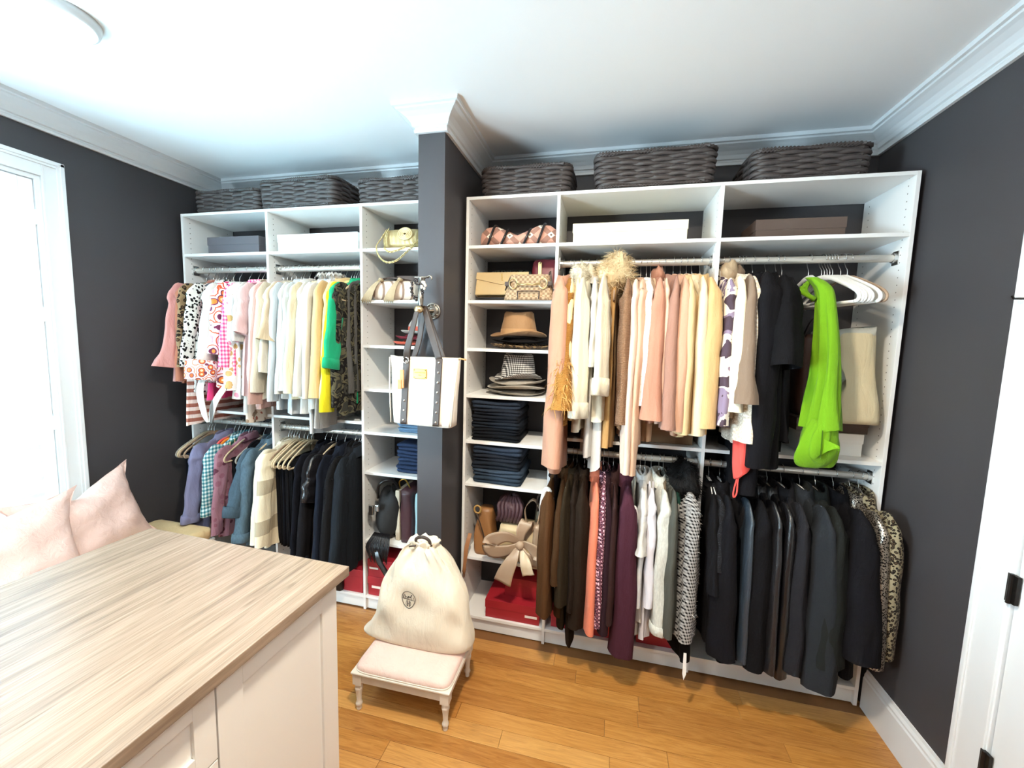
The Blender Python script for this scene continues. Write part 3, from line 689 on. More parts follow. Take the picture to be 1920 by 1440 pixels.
# kind, x on the rod, length, sleeve length, cloth, hanger, category, name, what marks it out, options
UPPER_LEFT = [
 ('blouse', -1.982, 0.713, 0.620, 'dusty_rose', 'grey', 'blouse', 'dusty rose blouse', 'leftmost on the upper left rod, with flared cuffs', {'bell': 0.9}),
 ('blouse', -1.927, 0.723, 0.700, 'terracotta', 'grey', 'blouse', 'terracotta blouse', 'right behind the dusty rose one', {}),
 ('blouse', -1.901, 0.690, 0.616, 'leo_dark', 'grey', 'blouse', 'dark leopard print blouse', 'next to the terracotta one', {}),
 ('shirt', -1.881, 0.973, 0.000, 'rust_stripe', 'grey', 'blouse', 'rust and cream striped blouse', 'hanging lowest at the left end of the upper rod', {}),
 ('tank', -1.849, 0.585, 0.000, 'slate', 'grey', 'top', 'slate grey top', 'beside the dark leopard blouse', {}),
 ('shirt', -1.823, 0.770, 0.613, 'leo_bw', 'grey', 'shirt', 'black and white animal spot shirt', 'near the left end of the upper rod', {}),
 ('tank', -1.768, 0.812, 0.000, 'hotpink', 'grey', 'top', 'hot pink top', 'behind the white embroidered tunic', {}),
 ('blouse', -1.717, 0.694, 0.678, 'white_emb', 'grey', 'tunic', 'white embroidered tunic', 'with orange printed border on the upper left rod', {'mhem': 1, 'bell': 0.7, 'cuff': 0.11, 'mcuff': 'orange_border', 'rx': 0.03, 'dr': 0.075}),
 ('blouse', -1.640, 0.728, 0.530, 'circles', 'grey', 'blouse', 'orange and pink swirl print blouse', 'on the upper left rod', {}),
 ('shirt', -1.573, 0.653, 0.603, 'gingham_pink', 'grey', 'shirt', 'pink gingham shirt', 'next to the swirl print blouse', {}),
 ('blouse', -1.540, 0.798, 0.740, 'pineapple', 'grey', 'blouse', 'white blouse with pineapple print', 'beside the pink gingham shirt', {}),
 ('blouse', -1.504, 0.868, 0.450, 'white', 'grey', 'blouse', 'long white blouse', 'peeking out below the pineapple print', {}),
 ('shirt', -1.484, 0.931, 0.000, 'brown_floral', 'grey', 'top', 'brown floral top', 'low behind the pale pink blouse', {}),
 ('blouse', -1.474, 0.771, 0.404, 'pale_pink', 'grey', 'blouse', 'pale pink blouse', 'just right of the pineapple print blouse', {}),
 ('blouse', -1.390, 0.791, 0.743, 'ivory_pink', 'grey', 'blouse', 'ivory pink blouse', 'second of the pale pinks on the upper left rod', {}),
 ('blouse', -1.384, 0.829, 0.793, 'blush', 'grey', 'blouse', 'blush blouse', 'third of the pale pinks on the upper left rod', {}),
 ('blouse', -1.355, 0.836, 0.806, 'rosebeige', 'grey', 'blouse', 'rose beige blouse', 'last of the pale pinks before the creams', {}),
 ('knit', -1.325, 0.785, 0.738, 'oatmeal', 'grey', 'cardigan', 'oatmeal cardigan', 'beside the pale pinks on the upper left rod', {}),
 ('blouse', -1.292, 0.661, 0.622, 'ivory', 'grey', 'blouse', 'ivory blouse', 'at the divider between the upper left bays', {}),
 ('blouse', -1.255, 0.759, 0.444, 'beige', 'grey', 'blouse', 'slouchy beige blouse', 'first in the middle bay of the left unit', {'bell': 0.4}),
 ('shirt', -1.239, 0.841, 0.784, 'coolwhite', 'grey', 'shirt', 'cool white shirt', 'hanging low beside the slouchy beige blouse', {}),
 ('shirt', -1.196, 0.765, 0.737, 'white', 'grey', 'shirt', 'white cotton shirt', 'behind the ruffled white collar', {}),
 ('blouse', -1.158, 0.854, 0.720, 'coolwhite', 'grey', 'blouse', 'long cool white blouse', 'in the middle of the left whites', {}),
 ('blouse', -1.116, 0.772, 0.732, 'cream', 'grey', 'blouse', 'warm cream blouse', 'among the whites of the left unit', {}),
 ('shirt', -1.078, 0.854, 0.745, 'white', 'grey', 'shirt', 'white shirt with a high ruffled collar', 'among the left whites', {'ruffle': 1}),
 ('blouse', -1.046, 0.846, 0.752, 'white2', 'grey', 'blouse', 'bright white blouse', 'left of the tan-lined jacket', {}),
 ('shirt', -1.029, 0.971, 0.000, 'coolwhite', 'grey', 'shirt', 'longest pale shirt', 'lowest hem on the upper left rod', {}),
 ('shirt', -1.007, 0.819, 0.755, 'white2', 'grey', 'shirt', 'crisp white shirt', 'directly left of the tan-lined jacket', {'ruffle': 1}),
 ('shirt', -0.986, 0.925, 0.000, 'taupe2', 'grey', 'shirt', 'taupe long shirt', 'grey hem beside the lowest pale hem', {}),
 ('jacket', -0.948, 0.762, 0.746, 'tanlined', 'grey', 'jacket', 'tan-lined ivory jacket', 'between the whites and the yellow tops', {}),
 ('blouse', -0.906, 0.774, 0.749, 'cream_y', 'grey', 'blouse', 'creamy yellow blouse', 'left of the pale yellow one', {}),
 ('blouse', -0.889, 0.804, 0.753, 'paleyellow', 'grey', 'blouse', 'pale yellow blouse', 'left of the bright yellow one', {}),
 ('blouse', -0.873, 0.784, 0.820, 'yellow', 'grey', 'blouse', 'bright yellow blouse', 'beside the green shirt', {'tap': 0.9}),
 ('shirt', -0.857, 0.790, 0.578, 'green', 'grey', 'shirt', 'emerald green shirt', 'with rolled sleeves on the upper left rod', {'cuff': 0.05, 'tap': 1.0, 'rx': 0.028}),
 ('tank', -0.841, 0.730, 0.000, 'dkgrey', 'beige', 'top', 'dark grey top', 'between the green shirt and the camouflage jacket', {}),
 ('blouse', -0.835, 0.844, 0.796, 'camo', 'beige', 'jacket', 'dark camouflage print jacket', 'rightmost on the upper left rod', {}),
]
UPPER_RIGHT = [
 ('coat', 0.355, 1.046, 0.994, 'rosecoat', 'brown', 'coat', 'long dusty pink coat', 'leftmost on the upper right rod', {'rot': 0.06, 'grow': 0.6}),
 ('knit', 0.392, 0.807, 0.726, 'camelknit', 'brown', 'cardigan', 'camel knit cardigan with fur cuffs', 'beside the long pink coat', {'furcuff': 1, 'bell': 0.6, 'dr': 0.1, 'rx': 0.032, 'tap': 1.0}),
 ('blouse', 0.408, 0.778, 0.618, 'butter', 'brown', 'blouse', 'butter cream ruffled blouse', 'beside the camel knit cardigan', {'fold': 1.6, 'puff': 0.3}),
 ('knit', 0.441, 0.757, 0.733, 'cream', 'brown', 'cardigan', 'soft cream cardigan', 'with a feathery collar on the upper right rod', {'furcol': 0.5, 'mfur': 'creamfur'}),
 ('jacket', 0.485, 0.835, 0.755, 'warmwhite', 'brown', 'jacket', 'warm white hooded jacket', 'left of the ivory big-collar coat', {'hood': 0.9, 'cuff': 0.07}),
 ('shirt', 0.523, 0.966, 0.520, 'greywhite', 'brown', 'shirt', 'grey white long shirt', 'showing below the ivory coat sleeve', {}),
 ('shirt', 0.556, 1.014, 0.519, 'white', 'brown', 'shirt', 'white long shirt with curved tail', 'lowest white hem on the upper right rod', {'hem': 0.03}),
 ('coat', 0.583, 0.777, 0.643, 'ivorycoat', 'brown', 'coat', 'ivory coat with wide turned cuff', 'big collar, middle of the upper right whites', {'hood': 0.85, 'cuff': 0.075, 'lapel': 0.06, 'rx': 0.04, 'ry': 0.075, 'tap': 0.95}),
 ('knit', 0.622, 0.911, 0.000, 'tan', 'brown', 'dress', 'tan sheath dress', 'under the beige fur collar', {'furcol': 1.3, 'mfur': 'beigefur', 'fsz': 1.5}),
 ('knit', 0.684, 0.812, 0.777, 'brownknit', 'brown', 'cardigan', 'chunky brown knit cardigan', 'right of the beige fur collar', {'rx': 0.034}),
 ('blouse', 0.709, 0.866, 1.003, 'creampink', 'brown', 'blouse', 'pale blouse with one long dangling cuff', 'directly right of the chunky brown knit', {}),
 ('blouse', 0.742, 0.881, 1.009, 'sandpink', 'brown', 'blouse', 'cream to pink blouse', 'left of the white lace sleeve', {}),
 ('blouse', 0.769, 0.703, 0.687, 'lace', 'brown', 'blouse', 'white blouse with lattice trim', 'middle of the right blush tops', {'rx': 0.024}),
 ('tank', 0.789, 0.872, 0.000, 'sand', 'brown', 'top', 'sand strappy top', 'with hanging loops, right of the lattice trim blouse', {}),
 ('jacket', 0.827, 0.772, 0.744, 'roseblazer', 'brown', 'blazer', 'dusty rose suede blazer', 'with flared cuff and hood-like collar', {'bell': 0.5, 'hood': 0.75}),
 ('blouse', 0.856, 0.765, 0.753, 'shell', 'brown', 'blouse', 'shell pink blouse', 'between the two rose jackets', {}),
 ('jacket', 0.895, 0.795, 0.781, 'mauve', 'brown', 'jacket', 'mauve taupe jacket', 'right of the shell pink blouse', {'bell': 0.2}),
 ('jacket', 0.928, 0.817, 0.788, 'blushtan', 'brown', 'jacket', 'blush tan jacket', 'two left of the camel blazer pair', {}),
 ('jacket', 0.956, 0.829, 0.800, 'creambeige', 'brown', 'jacket', 'cream beige jacket', 'third from the divider on the upper right rod', {}),
 ('jacket', 0.982, 0.822, 0.802, 'cream', 'brown', 'jacket', 'pale cream jacket', 'just left of the buttoned camel blazer', {}),
 ('jacket', 1.018, 0.800, 0.767, 'camelcream', 'brown', 'blazer', 'pale camel blazer with cuff buttons', 'beside the middle divider', {'buttons': 3, 'lapel': 0.05, 'rx': 0.036}),
 ('blouse', 1.119, 0.765, 0.749, 'abstract', 'grey', 'jacket', 'purple and white abstract print jacket', 'right of the middle divider', {'hood': 0.8}),
 ('jacket', 1.143, 0.725, 0.687, 'parka', 'grey', 'jacket', 'light beige hooded parka', 'right of the abstract print jacket', {'hood': 1.0, 'msleeve': 'creamsl'}),
 ('coat', 1.185, 0.676, 0.650, 'taupecoat', 'grey', 'coat', 'taupe coat with wide collar', 'between the parka and the black coats', {'hood': 0.7, 'bell': 0.25}),
 ('jacket', 1.200, 0.835, 0.816, 'boucle', 'grey', 'jacket', 'white boucle jacket', 'sleeve end hanging below the beige parka', {}),
 ('coat', 1.250, 1.059, 0.917, 'blackcoat', 'grey', 'coat', 'long black wool coat', 'widest black coat on the upper right rod', {'rx': 0.062, 'ry': 0.08, 'th': 0.05, 'fl': 0.06, 'grow': 0.6, 'tap': 1.0}),
 ('coat', 1.306, 0.929, 0.489, 'blackcoat2', 'grey', 'coat', 'black wool coat with short sleeve', 'beside the long black wool coat', {'rx': 0.05, 'th': 0.05, 'fl': 0.055, 'grow': 0.5}),
 ('tank', 1.349, 0.868, 0.000, 'black', 'white', 'dress', 'black dress with jewelled neckline', 'under a white hanger, left of the green dress', {}),
 ('tank', 1.374, 0.820, 0.000, 'black2', 'white', 'dress', 'plain black slip dress', 'immediately left of the green dress', {}),
]
LOWER_LEFT = [
 ('pants', -2.031, 0.695, 0.000, 'navyblack', 'grey', 'trousers', 'dark trousers at the far left', '', {}),
 ('pants', -2.021, 0.672, 0.000, 'navy', 'beige', 'trousers', 'navy trousers on the lower left rod', 'second from the wall', {}),
 ('pants', -2.001, 0.667, 0.000, 'black', 'brown', 'trousers', 'black trousers third from the left wall', 'on the lower rod', {}),
 ('pants', -1.977, 0.662, 0.000, 'darkgreen', 'brown', 'trousers', 'dark green trousers', 'on the lower left rod', {}),
 ('shirt', -1.884, 0.657, 0.589, 'lavender', 'grey', 'shirt', 'lavender shirt with rolled sleeves', 'near the left wall on the lower rod', {'cuff': 0.05, 'rx': 0.03, 'tap': 0.95}),
 ('tank', -1.812, 0.391, 0.000, 'coral', 'grey', 'top', 'coral top', 'between the lavender and gingham shirts', {}),
 ('tank', -1.779, 0.404, 0.000, 'orange', 'grey', 'top', 'orange top', 'sliver showing left of the teal gingham shirt', {}),
 ('shirt', -1.753, 0.674, 0.538, 'gingham_teal', 'grey', 'shirt', 'teal gingham shirt', 'on the lower left rod', {'cuff': 0.045, 'tap': 1.0, 'rx': 0.03}),
 ('tank', -1.728, 0.676, 0.000, 'multistripe', 'grey', 'top', 'multicoloured striped top', 'low behind the teal gingham shirt', {}),
 ('shirt', -1.691, 0.681, 0.647, 'pinkprint', 'grey', 'blouse', 'dusty pink printed blouse', 'on the lower left rod', {}),
 ('pants', -1.671, 0.671, 0.000, 'black2', 'beige', 'trousers', 'sheer black trousers', 'right of the dusty pink printed blouse', {}),
 ('tank', -1.572, 0.664, 0.000, 'navyblack', 'grey', 'top', 'black navy top', 'left of the denim shirts', {}),
 ('shirt', -1.516, 0.657, 0.491, 'denim', 'grey', 'shirt', 'blue denim shirt with rolled cuff', 'left of the two denim shirts', {'cuff': 0.06, 'tap': 1.05, 'rx': 0.03, 'dr': 0.1}),
 ('shirt', -1.484, 0.701, 0.651, 'denim2', 'grey', 'shirt', 'faded denim shirt', 'right of the two denim shirts', {'cuff': 0.05, 'rx': 0.03, 'tap': 0.95}),
 ('pants', -1.474, 0.708, 0.000, 'black', 'beige', 'trousers', 'black trousers first in the row of beige hangers', '', {}),
 ('knit', -1.382, 0.693, 0.660, 'creamknit', 'grey', 'cardigan', 'cream cardigan', 'right of the denim shirts on the lower rod', {}),
 ('pants', -1.380, 0.697, 0.000, 'brownblack', 'beige', 'trousers', 'black trousers second in the row of beige hangers', '', {}),
 ('knit', -1.360, 0.701, 0.668, 'blockknit', 'grey', 'cardigan', 'cream and tan colour block cardigan', 'before the beige hangers', {}),
 ('pants', -1.340, 0.709, 0.000, 'black2', 'brown', 'trousers', 'black trousers third in the row of beige hangers', '', {}),
 ('pants', -1.320, 0.720, 0.000, 'black', 'beige', 'trousers', 'black trousers fourth in the row of beige hangers', '', {}),
 ('pants', -1.300, 0.717, 0.000, 'navyblack', 'beige', 'trousers', 'black trousers fifth in the row of beige hangers', '', {}),
 ('pants', -1.262, 0.728, 0.000, 'black2', 'beige', 'trousers', 'black trousers sixth in the row of beige hangers', '', {}),
 ('pants', -1.236, 0.724, 0.000, 'black', 'beige', 'trousers', 'black trousers seventh in the row of beige hangers', '', {}),
 ('pants', -1.206, 0.719, 0.000, 'navyblack', 'beige', 'trousers', 'black trousers last in the row of beige hangers', '', {}),
 ('shirt', -1.106, 0.743, 0.693, 'navyblack', 'grey', 'shirt', 'navy black shirt', 'right of the last beige hanger', {}),
 ('knit', -1.063, 0.736, 0.687, 'black2', 'grey', 'cardigan', 'thin black cardigan', 'left of the ruffled black blouse', {}),
 ('blouse', -1.027, 0.763, 0.366, 'satinblack', 'beige', 'blouse', 'glossy black blouse with ruffles', 'on the lower left rod', {'fold': 1.7, 'puff': 0.4}),
 ('jacket', -0.965, 0.785, 0.735, 'navycoat', 'beige', 'blazer', 'navy black blazer', 'left of the row of black coats', {'buttons': 0}),
 ('jacket', -0.895, 0.789, 0.749, 'blackcoat', 'grey', 'blazer', 'black wool blazer', 'second of the black jackets on the lower left rod', {}),
 ('coat', -0.867, 0.780, 0.747, 'fuzzyblack', 'grey', 'coat', 'fuzzy black coat', 'rightmost on the lower left rod', {'fringe': 1, 'mfr': 'fuzzyblack'}),
 ('jacket', -0.853, 0.788, 0.745, 'darkslate', 'grey', 'coat', 'dark slate coat', 'left of the fuzzy black coat', {}),
]
LOWER_RIGHT = [
 ('jacket', 0.355, 0.734, 0.000, 'plumgrey', 'grey', 'vest', 'dark plum vest with white trimmed armhole', 'leftmost on the lower right rod', {}),
 ('jacket', 0.360, 0.797, 0.765, 'suede', 'grey', 'jacket', 'brown suede jacket', 'second from left on the lower right rod', {}),
 ('jacket', 0.414, 0.811, 0.595, 'suede2', 'grey', 'jacket', 'dark tan suede jacket', 'third from left on the lower right rod', {}),
 ('jacket', 0.447, 0.869, 0.698, 'olivebrown', 'grey', 'jacket', 'olive brown jacket', 'left of the dark brown velvet jackets', {}),
 ('knit', 0.467, 0.913, 0.723, 'darkbrown', 'grey', 'cardigan', 'dark brown cardigan with pointed hem', 'lowest brown hem on the lower right rod', {'hem': 0.05}),
 ('jacket', 0.508, 0.859, 0.810, 'brownvelvet', 'grey', 'jacket', 'dark brown velvet jacket', 'left of the coral blazer', {}),
 ('jacket', 0.567, 0.847, 0.812, 'coralblazer', 'grey', 'blazer', 'coral blazer', 'between the brown velvet and pink tweed jackets', {'rx': 0.026}),
 ('jacket', 0.607, 0.809, 0.771, 'pinktweed', 'grey', 'jacket', 'pink and black tweed jacket', 'right of the coral blazer', {'rx': 0.026}),
 ('jacket', 0.632, 0.832, 0.799, 'darkplum', 'grey', 'jacket', 'very dark plum jacket', 'right of the pink tweed jacket', {'rx': 0.022}),
 ('jacket', 0.659, 0.785, 0.740, 'brownplum', 'grey', 'jacket', 'brown plum jacket', 'left of the long plum coat', {'rx': 0.024}),
 ('coat', 0.727, 0.943, 0.901, 'plum', 'grey', 'coat', 'long plum wool coat', 'hanging lowest on the lower right rod', {'rx': 0.05, 'tap': 1.05}),
 ('tank', 0.764, 0.602, 0.000, 'blackwhite', 'grey', 'vest', 'cream trimmed knit vest', 'right of the long plum coat', {}),
 ('shirt', 0.796, 0.842, 0.660, 'greywhite', 'grey', 'shirt', 'grey white shirt', 'first of the pale shirts on the lower right rod', {}),
 ('shirt', 0.819, 0.746, 0.397, 'white', 'grey', 'shirt', 'white shirt with pointed cuff', 'second of the pale shirts on the lower right rod', {'bell': 0.6}),
 ('blouse', 0.850, 0.841, 0.650, 'palelilac', 'grey', 'blouse', 'pale lilac white blouse', 'third of the pale shirts on the lower right rod', {}),
 ('jacket', 0.889, 0.791, 0.760, 'silverdenim', 'grey', 'jacket', 'silvery white denim jacket', 'on the lower right rod', {'cuff': 0.04, 'rx': 0.036, 'wr': 0.14, 'tap': 0.9}),
 ('knit', 0.909, 0.785, 0.000, 'taupe', 'grey', 'top', 'taupe top', 'sliver between the silvery denim and the grey coat', {}),
 ('coat', 0.948, 0.787, 0.748, 'greyolive', 'grey', 'coat', 'grey green wool coat', 'left of the black and white tweed', {'rx': 0.034}),
 ('knit', 0.970, 0.785, 0.000, 'darkgreen', 'grey', 'cardigan', 'dark green cardigan', 'sliver left of the black and white tweed', {}),
 ('coat', 0.998, 0.899, 0.000, 'blackcoat2', 'grey', 'coat', 'black coat with black fur collar', 'behind the houndstooth tweed jacket', {'furcol': 1, 'mfur': 'blackfur', 'fsz': 1.25}),
 ('jacket', 1.018, 0.795, 0.759, 'hound', 'grey', 'jacket', 'black and white houndstooth tweed jacket', 'beside the right divider', {'fringe': 1, 'mfr': 'whitewool', 'rx': 0.04, 'grow': 0.4}),
 ('knit', 1.127, 0.787, 0.530, 'black', 'white', 'cardigan', 'black cardigan first right of the right divider', 'on the lower rod', {}),
 ('knit', 1.129, 0.794, 0.426, 'charcoalknit', 'white', 'cardigan', 'charcoal cardigan with bent elbow', 'right of the black cardigan', {}),
 ('coat', 1.178, 0.861, 0.804, 'blackcoat', 'white', 'coat', 'wide black coat', 'left of the one with slate sleeve', {'rx': 0.05, 'tap': 1.05}),
 ('coat', 1.238, 0.848, 0.804, 'blackslate', 'grey', 'coat', 'black coat with slate leather sleeve', 'middle of the lower right blacks', {'rx': 0.028, 'msleeve': 'slateleather', 'tap': 1.0}),
 ('coat', 1.297, 0.865, 0.828, 'blackcoat2', 'grey', 'coat', 'black coat with soft sleeve', 'right of the slate leather sleeve', {'rx': 0.04}),
 ('jacket', 1.343, 0.868, 0.829, 'leatherblack', 'grey', 'jacket', 'black leather piped jacket', 'left of the shiny zipped one', {'rx': 0.03}),
 ('jacket', 1.392, 0.893, 0.856, 'leatherblack2', 'grey', 'jacket', 'black zipped leather jacket', 'right of the piped leather jacket', {'rx': 0.032}),
 ('coat', 1.453, 0.854, 0.810, 'charcoalcoat', 'white', 'coat', 'charcoal puffer coat', 'left of the coat with blue grey sleeve', {'rx': 0.045, 'wr': 0.12, 'tap': 1.0}),
 ('coat', 1.533, 0.904, 0.860, 'slatecoat', 'white', 'coat', 'dark coat with blue grey sleeve', 'fourth from the right wall on the lower rod', {'rx': 0.045}),
 ('coat', 1.599, 0.888, 0.760, 'greenblack', 'grey', 'coat', 'green black wool coat', 'third from the right wall on the lower rod', {'rx': 0.045, 'fl': 0.05}),
 ('coat', 1.674, 0.844, 0.707, 'blackcoat', 'grey', 'coat', 'black duffle coat', 'left of the sequined jacket', {'rx': 0.05, 'fl': 0.05}),
 ('jacket', 1.741, 0.761, 0.727, 'sequin', 'grey', 'jacket', 'dark sequined jacket', 'between the black duffle coat and the leopard coat', {'rx': 0.03}),
 ('coat', 1.777, 0.723, 0.694, 'leopard', 'grey', 'coat', 'leopard print faux fur coat', 'rightmost against the right wall', {'rx': 0.042, 'tap': 0.95}),
]

# ------------------------------------------------------------------ cloth of every garment
FABS = {
 'dusty_rose': ('#c98d86',), 'terracotta': ('#a8674f',), 'rust_stripe': ('#9a5b4b', 'hstripe', '#e3c9bd'), 'leo_dark': ('#8f7556', 'leopard', '#231b16', '#5e442e', 1.4),
 'slate': ('#66686f',), 'leo_bw': ('#ddd9d2', 'spots', '#151314', '#888888', 1.3), 'hotpink': ('#e8447a',), 'white_emb': ('#dcd6cd',), 'orange_border': ('#d9744a', 'circles', '#d86a35', '#7a3f52', 1.6),
 'circles': ('#cf5a34', 'circles', '#e07a36', '#6d3550'), 'gingham_pink': ('#e5487e', 'gingham', '#f7e3ea', '#ee8fb0'), 'pineapple': ('#f1eeec', 'floral', '#c9a46c', '#d98ea0', .9),
 'white': ('#cbc6be',), 'white2': ('#d2cec7',), 'coolwhite': ('#c2c8cc',), 'pale_pink': ('#dcb9b6',), 'brown_floral': ('#d8c6b4', 'floral', '#a5604f', '#8d7460'), 'ivory_pink': ('#dcc5ba',),
 'blush': ('#cfa79d',), 'rosebeige': ('#b78f83',), 'oatmeal': ('#c0b29c',), 'ivory': ('#cfc3b0',), 'beige': ('#bfa98c',), 'cream': ('#d6c6a6',), 'tanlined': ('#cba97a',), 'cream_y': ('#dacd92',),
 'paleyellow': ('#dcd684',), 'yellow': ('#d8c922',), 'green': ('#1d9a6b',), 'dkgrey': ('#5a5855',), 'camo': ('#33322d', 'camo', '#57523f', '#191616'),
 'rosecoat': ('#b3836b',), 'camelknit': ('#ab7738', 'knit'), 'butter': ('#ddd0a6',), 'creamfur': ('#dad3bf',), 'warmwhite': ('#dad3bf',), 'greywhite': ('#d3d2d0',), 'ivorycoat': ('#dbd1ba',),
 'tan': ('#b28a57',), 'beigefur': ('#cdb791',), 'brownknit': ('#8f6b50', 'knit'), 'sand': ('#c9a989',), 'creampink': ('#d8bfae',), 'lace': ('#eee8e2', 'plaid', '#cdbdb4', '#f2eee8', 3.2), 'roseblazer': ('#b07d67',),
 'shell': ('#d9b5a1',), 'mauve': ('#987161',), 'blushtan': ('#bf947a',), 'creambeige': ('#cdb286',), 'camelcream': ('#cfab78',), 'abstract': ('#4d3f49', 'abstract', '#e6dccd', '#85758a', .62),
 'parka': ('#b7a083',), 'creamsl': ('#e9dcc0',), 'boucle': ('#e6dccb', 'tweed', '#f6efe2', '#cbbda8'), 'taupecoat': ('#7d6a5a',), 'blackcoat': ('#111013',), 'blackcoat2': ('#0e0d0f',), 'black': ('#111012',), 'black2': ('#171619',),
 'navyblack': ('#12131a',), 'navy': ('#1c2434',), 'darkgreen': ('#1d3a31',), 'lavender': ('#7d7d9b',), 'coral': ('#e0605c',), 'orange': ('#e8842e',), 'gingham_teal': ('#2f6f7d', 'gingham', '#d9e4e2', '#7fa9b0'),
 'multistripe': ('#3c6f62', 'vstripe', '#d8c49a'), 'pinkprint': ('#9a6f7c', 'floral', '#5f3343', '#8a5a68'), 'denim': ('#42535f', 'denim'), 'denim2': ('#4f626e', 'denim'), 'creamknit': ('#e2d8c4',), 'blockknit': ('#e6dabd', 'blocks', '#b3a58b'),
 'brownblack': ('#181415',), 'satinblack': ('#1b1a1d', 'plain', '#000000', '#000000', 1, .25), 'navycoat': ('#171b25',), 'darkslate': ('#1d2126',), 'fuzzyblack': ('#141314',),
 'plumgrey': ('#272023',), 'suede': ('#4c3019',), 'suede2': ('#3e2815',), 'olivebrown': ('#2b2216',), 'darkbrown': ('#20160f',), 'brownvelvet': ('#241a12',), 'coralblazer': ('#d9795c',), 'pinktweed': ('#7d4a58', 'tweed', '#eec3cc', '#35202c'),
 'darkplum': ('#2b191f',), 'brownplum': ('#331f1d',), 'plum': ('#44222d',), 'blackwhite': ('#cfc7b4',), 'palelilac': ('#dcdae2',), 'silverdenim': ('#c9c9c0', 'denim'), 'taupe': ('#7a6b58',), 'greyolive': ('#4f4f48',),
 'hound': ('#1b1a1d', 'hound', '#a9a6a3', '#888888', 1.8), 'whitewool': ('#d8d6d2',), 'blackfur': ('#1b1a1a',), 'charcoalknit': ('#262629', 'knit'), 'blackslate': ('#18171a',), 'slateleather': ('#2b333b', 'plain', '#000000', '#000000', 1, .38), 'leatherblack': ('#1a191b', 'plain', '#000000', '#000000', 1, .32), 'leatherblack2': ('#161517', 'plain', '#000000', '#000000', 1, .28),
 'charcoalcoat': ('#212023',), 'slatecoat': ('#25272a',), 'greenblack': ('#1e201e',), 'sequin': ('#1d1a19', 'sequin', '#a59a8d', '#000000', 1, .3, .7), 'leopard': ('#8a7f66', 'leopard', '#1b1613', '#4a3a2a', 2.5),
 'sandpink': ('#cba98f',), 'taupe2': ('#a79d96',), 'camelfur': ('#b88a4e',), 'white_trim': ('#eceae6',),
}
def FAB(k):
    a = FABS[k]; kw = {}
    for n_, v_ in zip(('kind', 'col2', 'col3', 'sc', 'rough', 'metal'), a[1:]): kw[n_] = v_
    return fabric(k, a[0], **kw)

# ------------------------------------------------------------------ hang the garments
def hang(rows, zr, group):
    for (kind, x, L, SL, mk, hc, cat, core, extra, op) in rows:
        op = dict(op); rot = op.pop('rot', random.uniform(-.07, .07)); border = op.pop('mhem', None); ruf = op.pop('ruffle', None)
        for q in ('mfur', 'mfr', 'msleeve', 'mcuff', 'mcol', 'mhood'):
            if q in op: op[q] = FAB(op[q])
        if op.get('furcuff'): op['mfur'] = FAB('camelfur') if 'camelfur' in FABS else FAB('camelknit')
        hanger(x, zr, hc, core.replace('first in the row of beige hangers', 'first of the beige hangers'), rot)
        lb = core+(', '+extra if extra else '')
        g = garment(kind, x, zr, L, SL, FAB(mk), cat.replace(' ', '_'), cat, lb, group, rot, **op)
        if border:
            rg = np.random.default_rng(5); rr = drape_rings([(-L+.14-.15*t, -.03, 0, .207+.012*t, .027) for t in np.linspace(0, 1, 5)], .013, .07, rg)
            MB().rings(rr).build('printed_border', FAB('orange_border'), g, smooth=True)
        if ruf:
            rg = np.random.default_rng(9)
            a = np.linspace(0, 2*PI, 60, endpoint=False); rr = []
            for k, z in ((.75, -.095), (.8, -.06), (1.0, -.035), (1.1, -.05)): rr.append(np.stack([.034*k*np.sin(a)*(1+.2*np.sin(13*a)), .062*k*np.cos(a)*(1+.12*np.sin(11*a)), z+.008*np.sin(12*a)], 1))
            MB().rings(rr).build('ruffled_collar', FAB(mk), g, smooth=True)
        yield core, g
GM = {}
for rows, zr, grp in ((UPPER_LEFT, 2.088, 'clothes on the upper left rods'), (UPPER_RIGHT, 2.088, 'clothes on the upper right rods'), (LOWER_LEFT, 1.096, 'clothes on the lower left rods'), (LOWER_RIGHT, 1.096, 'clothes on the lower right rods')):
    for core, g in hang(rows, zr, grp): GM[core] = g

# ------------------------------------------------------------------ extra cloth hung among the garments
def child_ring(core, name, mat, pts, r, rx=None, closed=False):
    g = GM[core]; b = g.matrix_basis.inverted(); MB().tube([b @ Vector(p) for p in pts], r, 8, rx=rx, closed=closed).build(name, mat, g, smooth=True)
M_WT = FAB('white_trim')
vx = GM['dark plum vest with white trimmed armhole'].location.x
child_ring('dark plum vest with white trimmed armhole', 'armhole_trim', M_WT, [(vx-.012+.028*math.cos(t), -.150-.02*math.sin(t), .835+.125*math.sin(t)) for t in np.linspace(0, 2*PI, 28, endpoint=False)], .011, closed=True)
cx = GM['cream trimmed knit vest'].location.x
child_ring('cream trimmed knit vest', 'armhole_trim', M_WT, [(cx-.006+.018*math.cos(t), -.135-.012*math.sin(t), .80+.11*math.sin(t)) for t in np.linspace(0, 2*PI, 24, endpoint=False)], .008, closed=True)
tg = GM['black coat with black fur collar']; b_ = tg.matrix_basis.inverted()
tm = MB(); tm.add([b_ @ Vector(p) for p in [(1.0, -.262, .30), (1.012, -.262, .30), (1.016, -.264, .20), (1.007, -.264, .17), (1.0, -.264, .20), (1.0, -.2605, .30), (1.012, -.2605, .30), (1.016, -.2625, .20), (1.007, -.2625, .17), (1.0, -.2625, .20)]],
   [(0, 1, 2, 3, 4), (9, 8, 7, 6, 5), (0, 5, 6, 1), (1, 6, 7, 2), (2, 7, 8, 3), (3, 8, 9, 4), (4, 9, 5, 0)])
tm.build('swing_tag', plain('tag_card', '#efefec', .6, var=.02), tg)
M_LIME = fabric('lime_jersey', '#6c9a19'); 
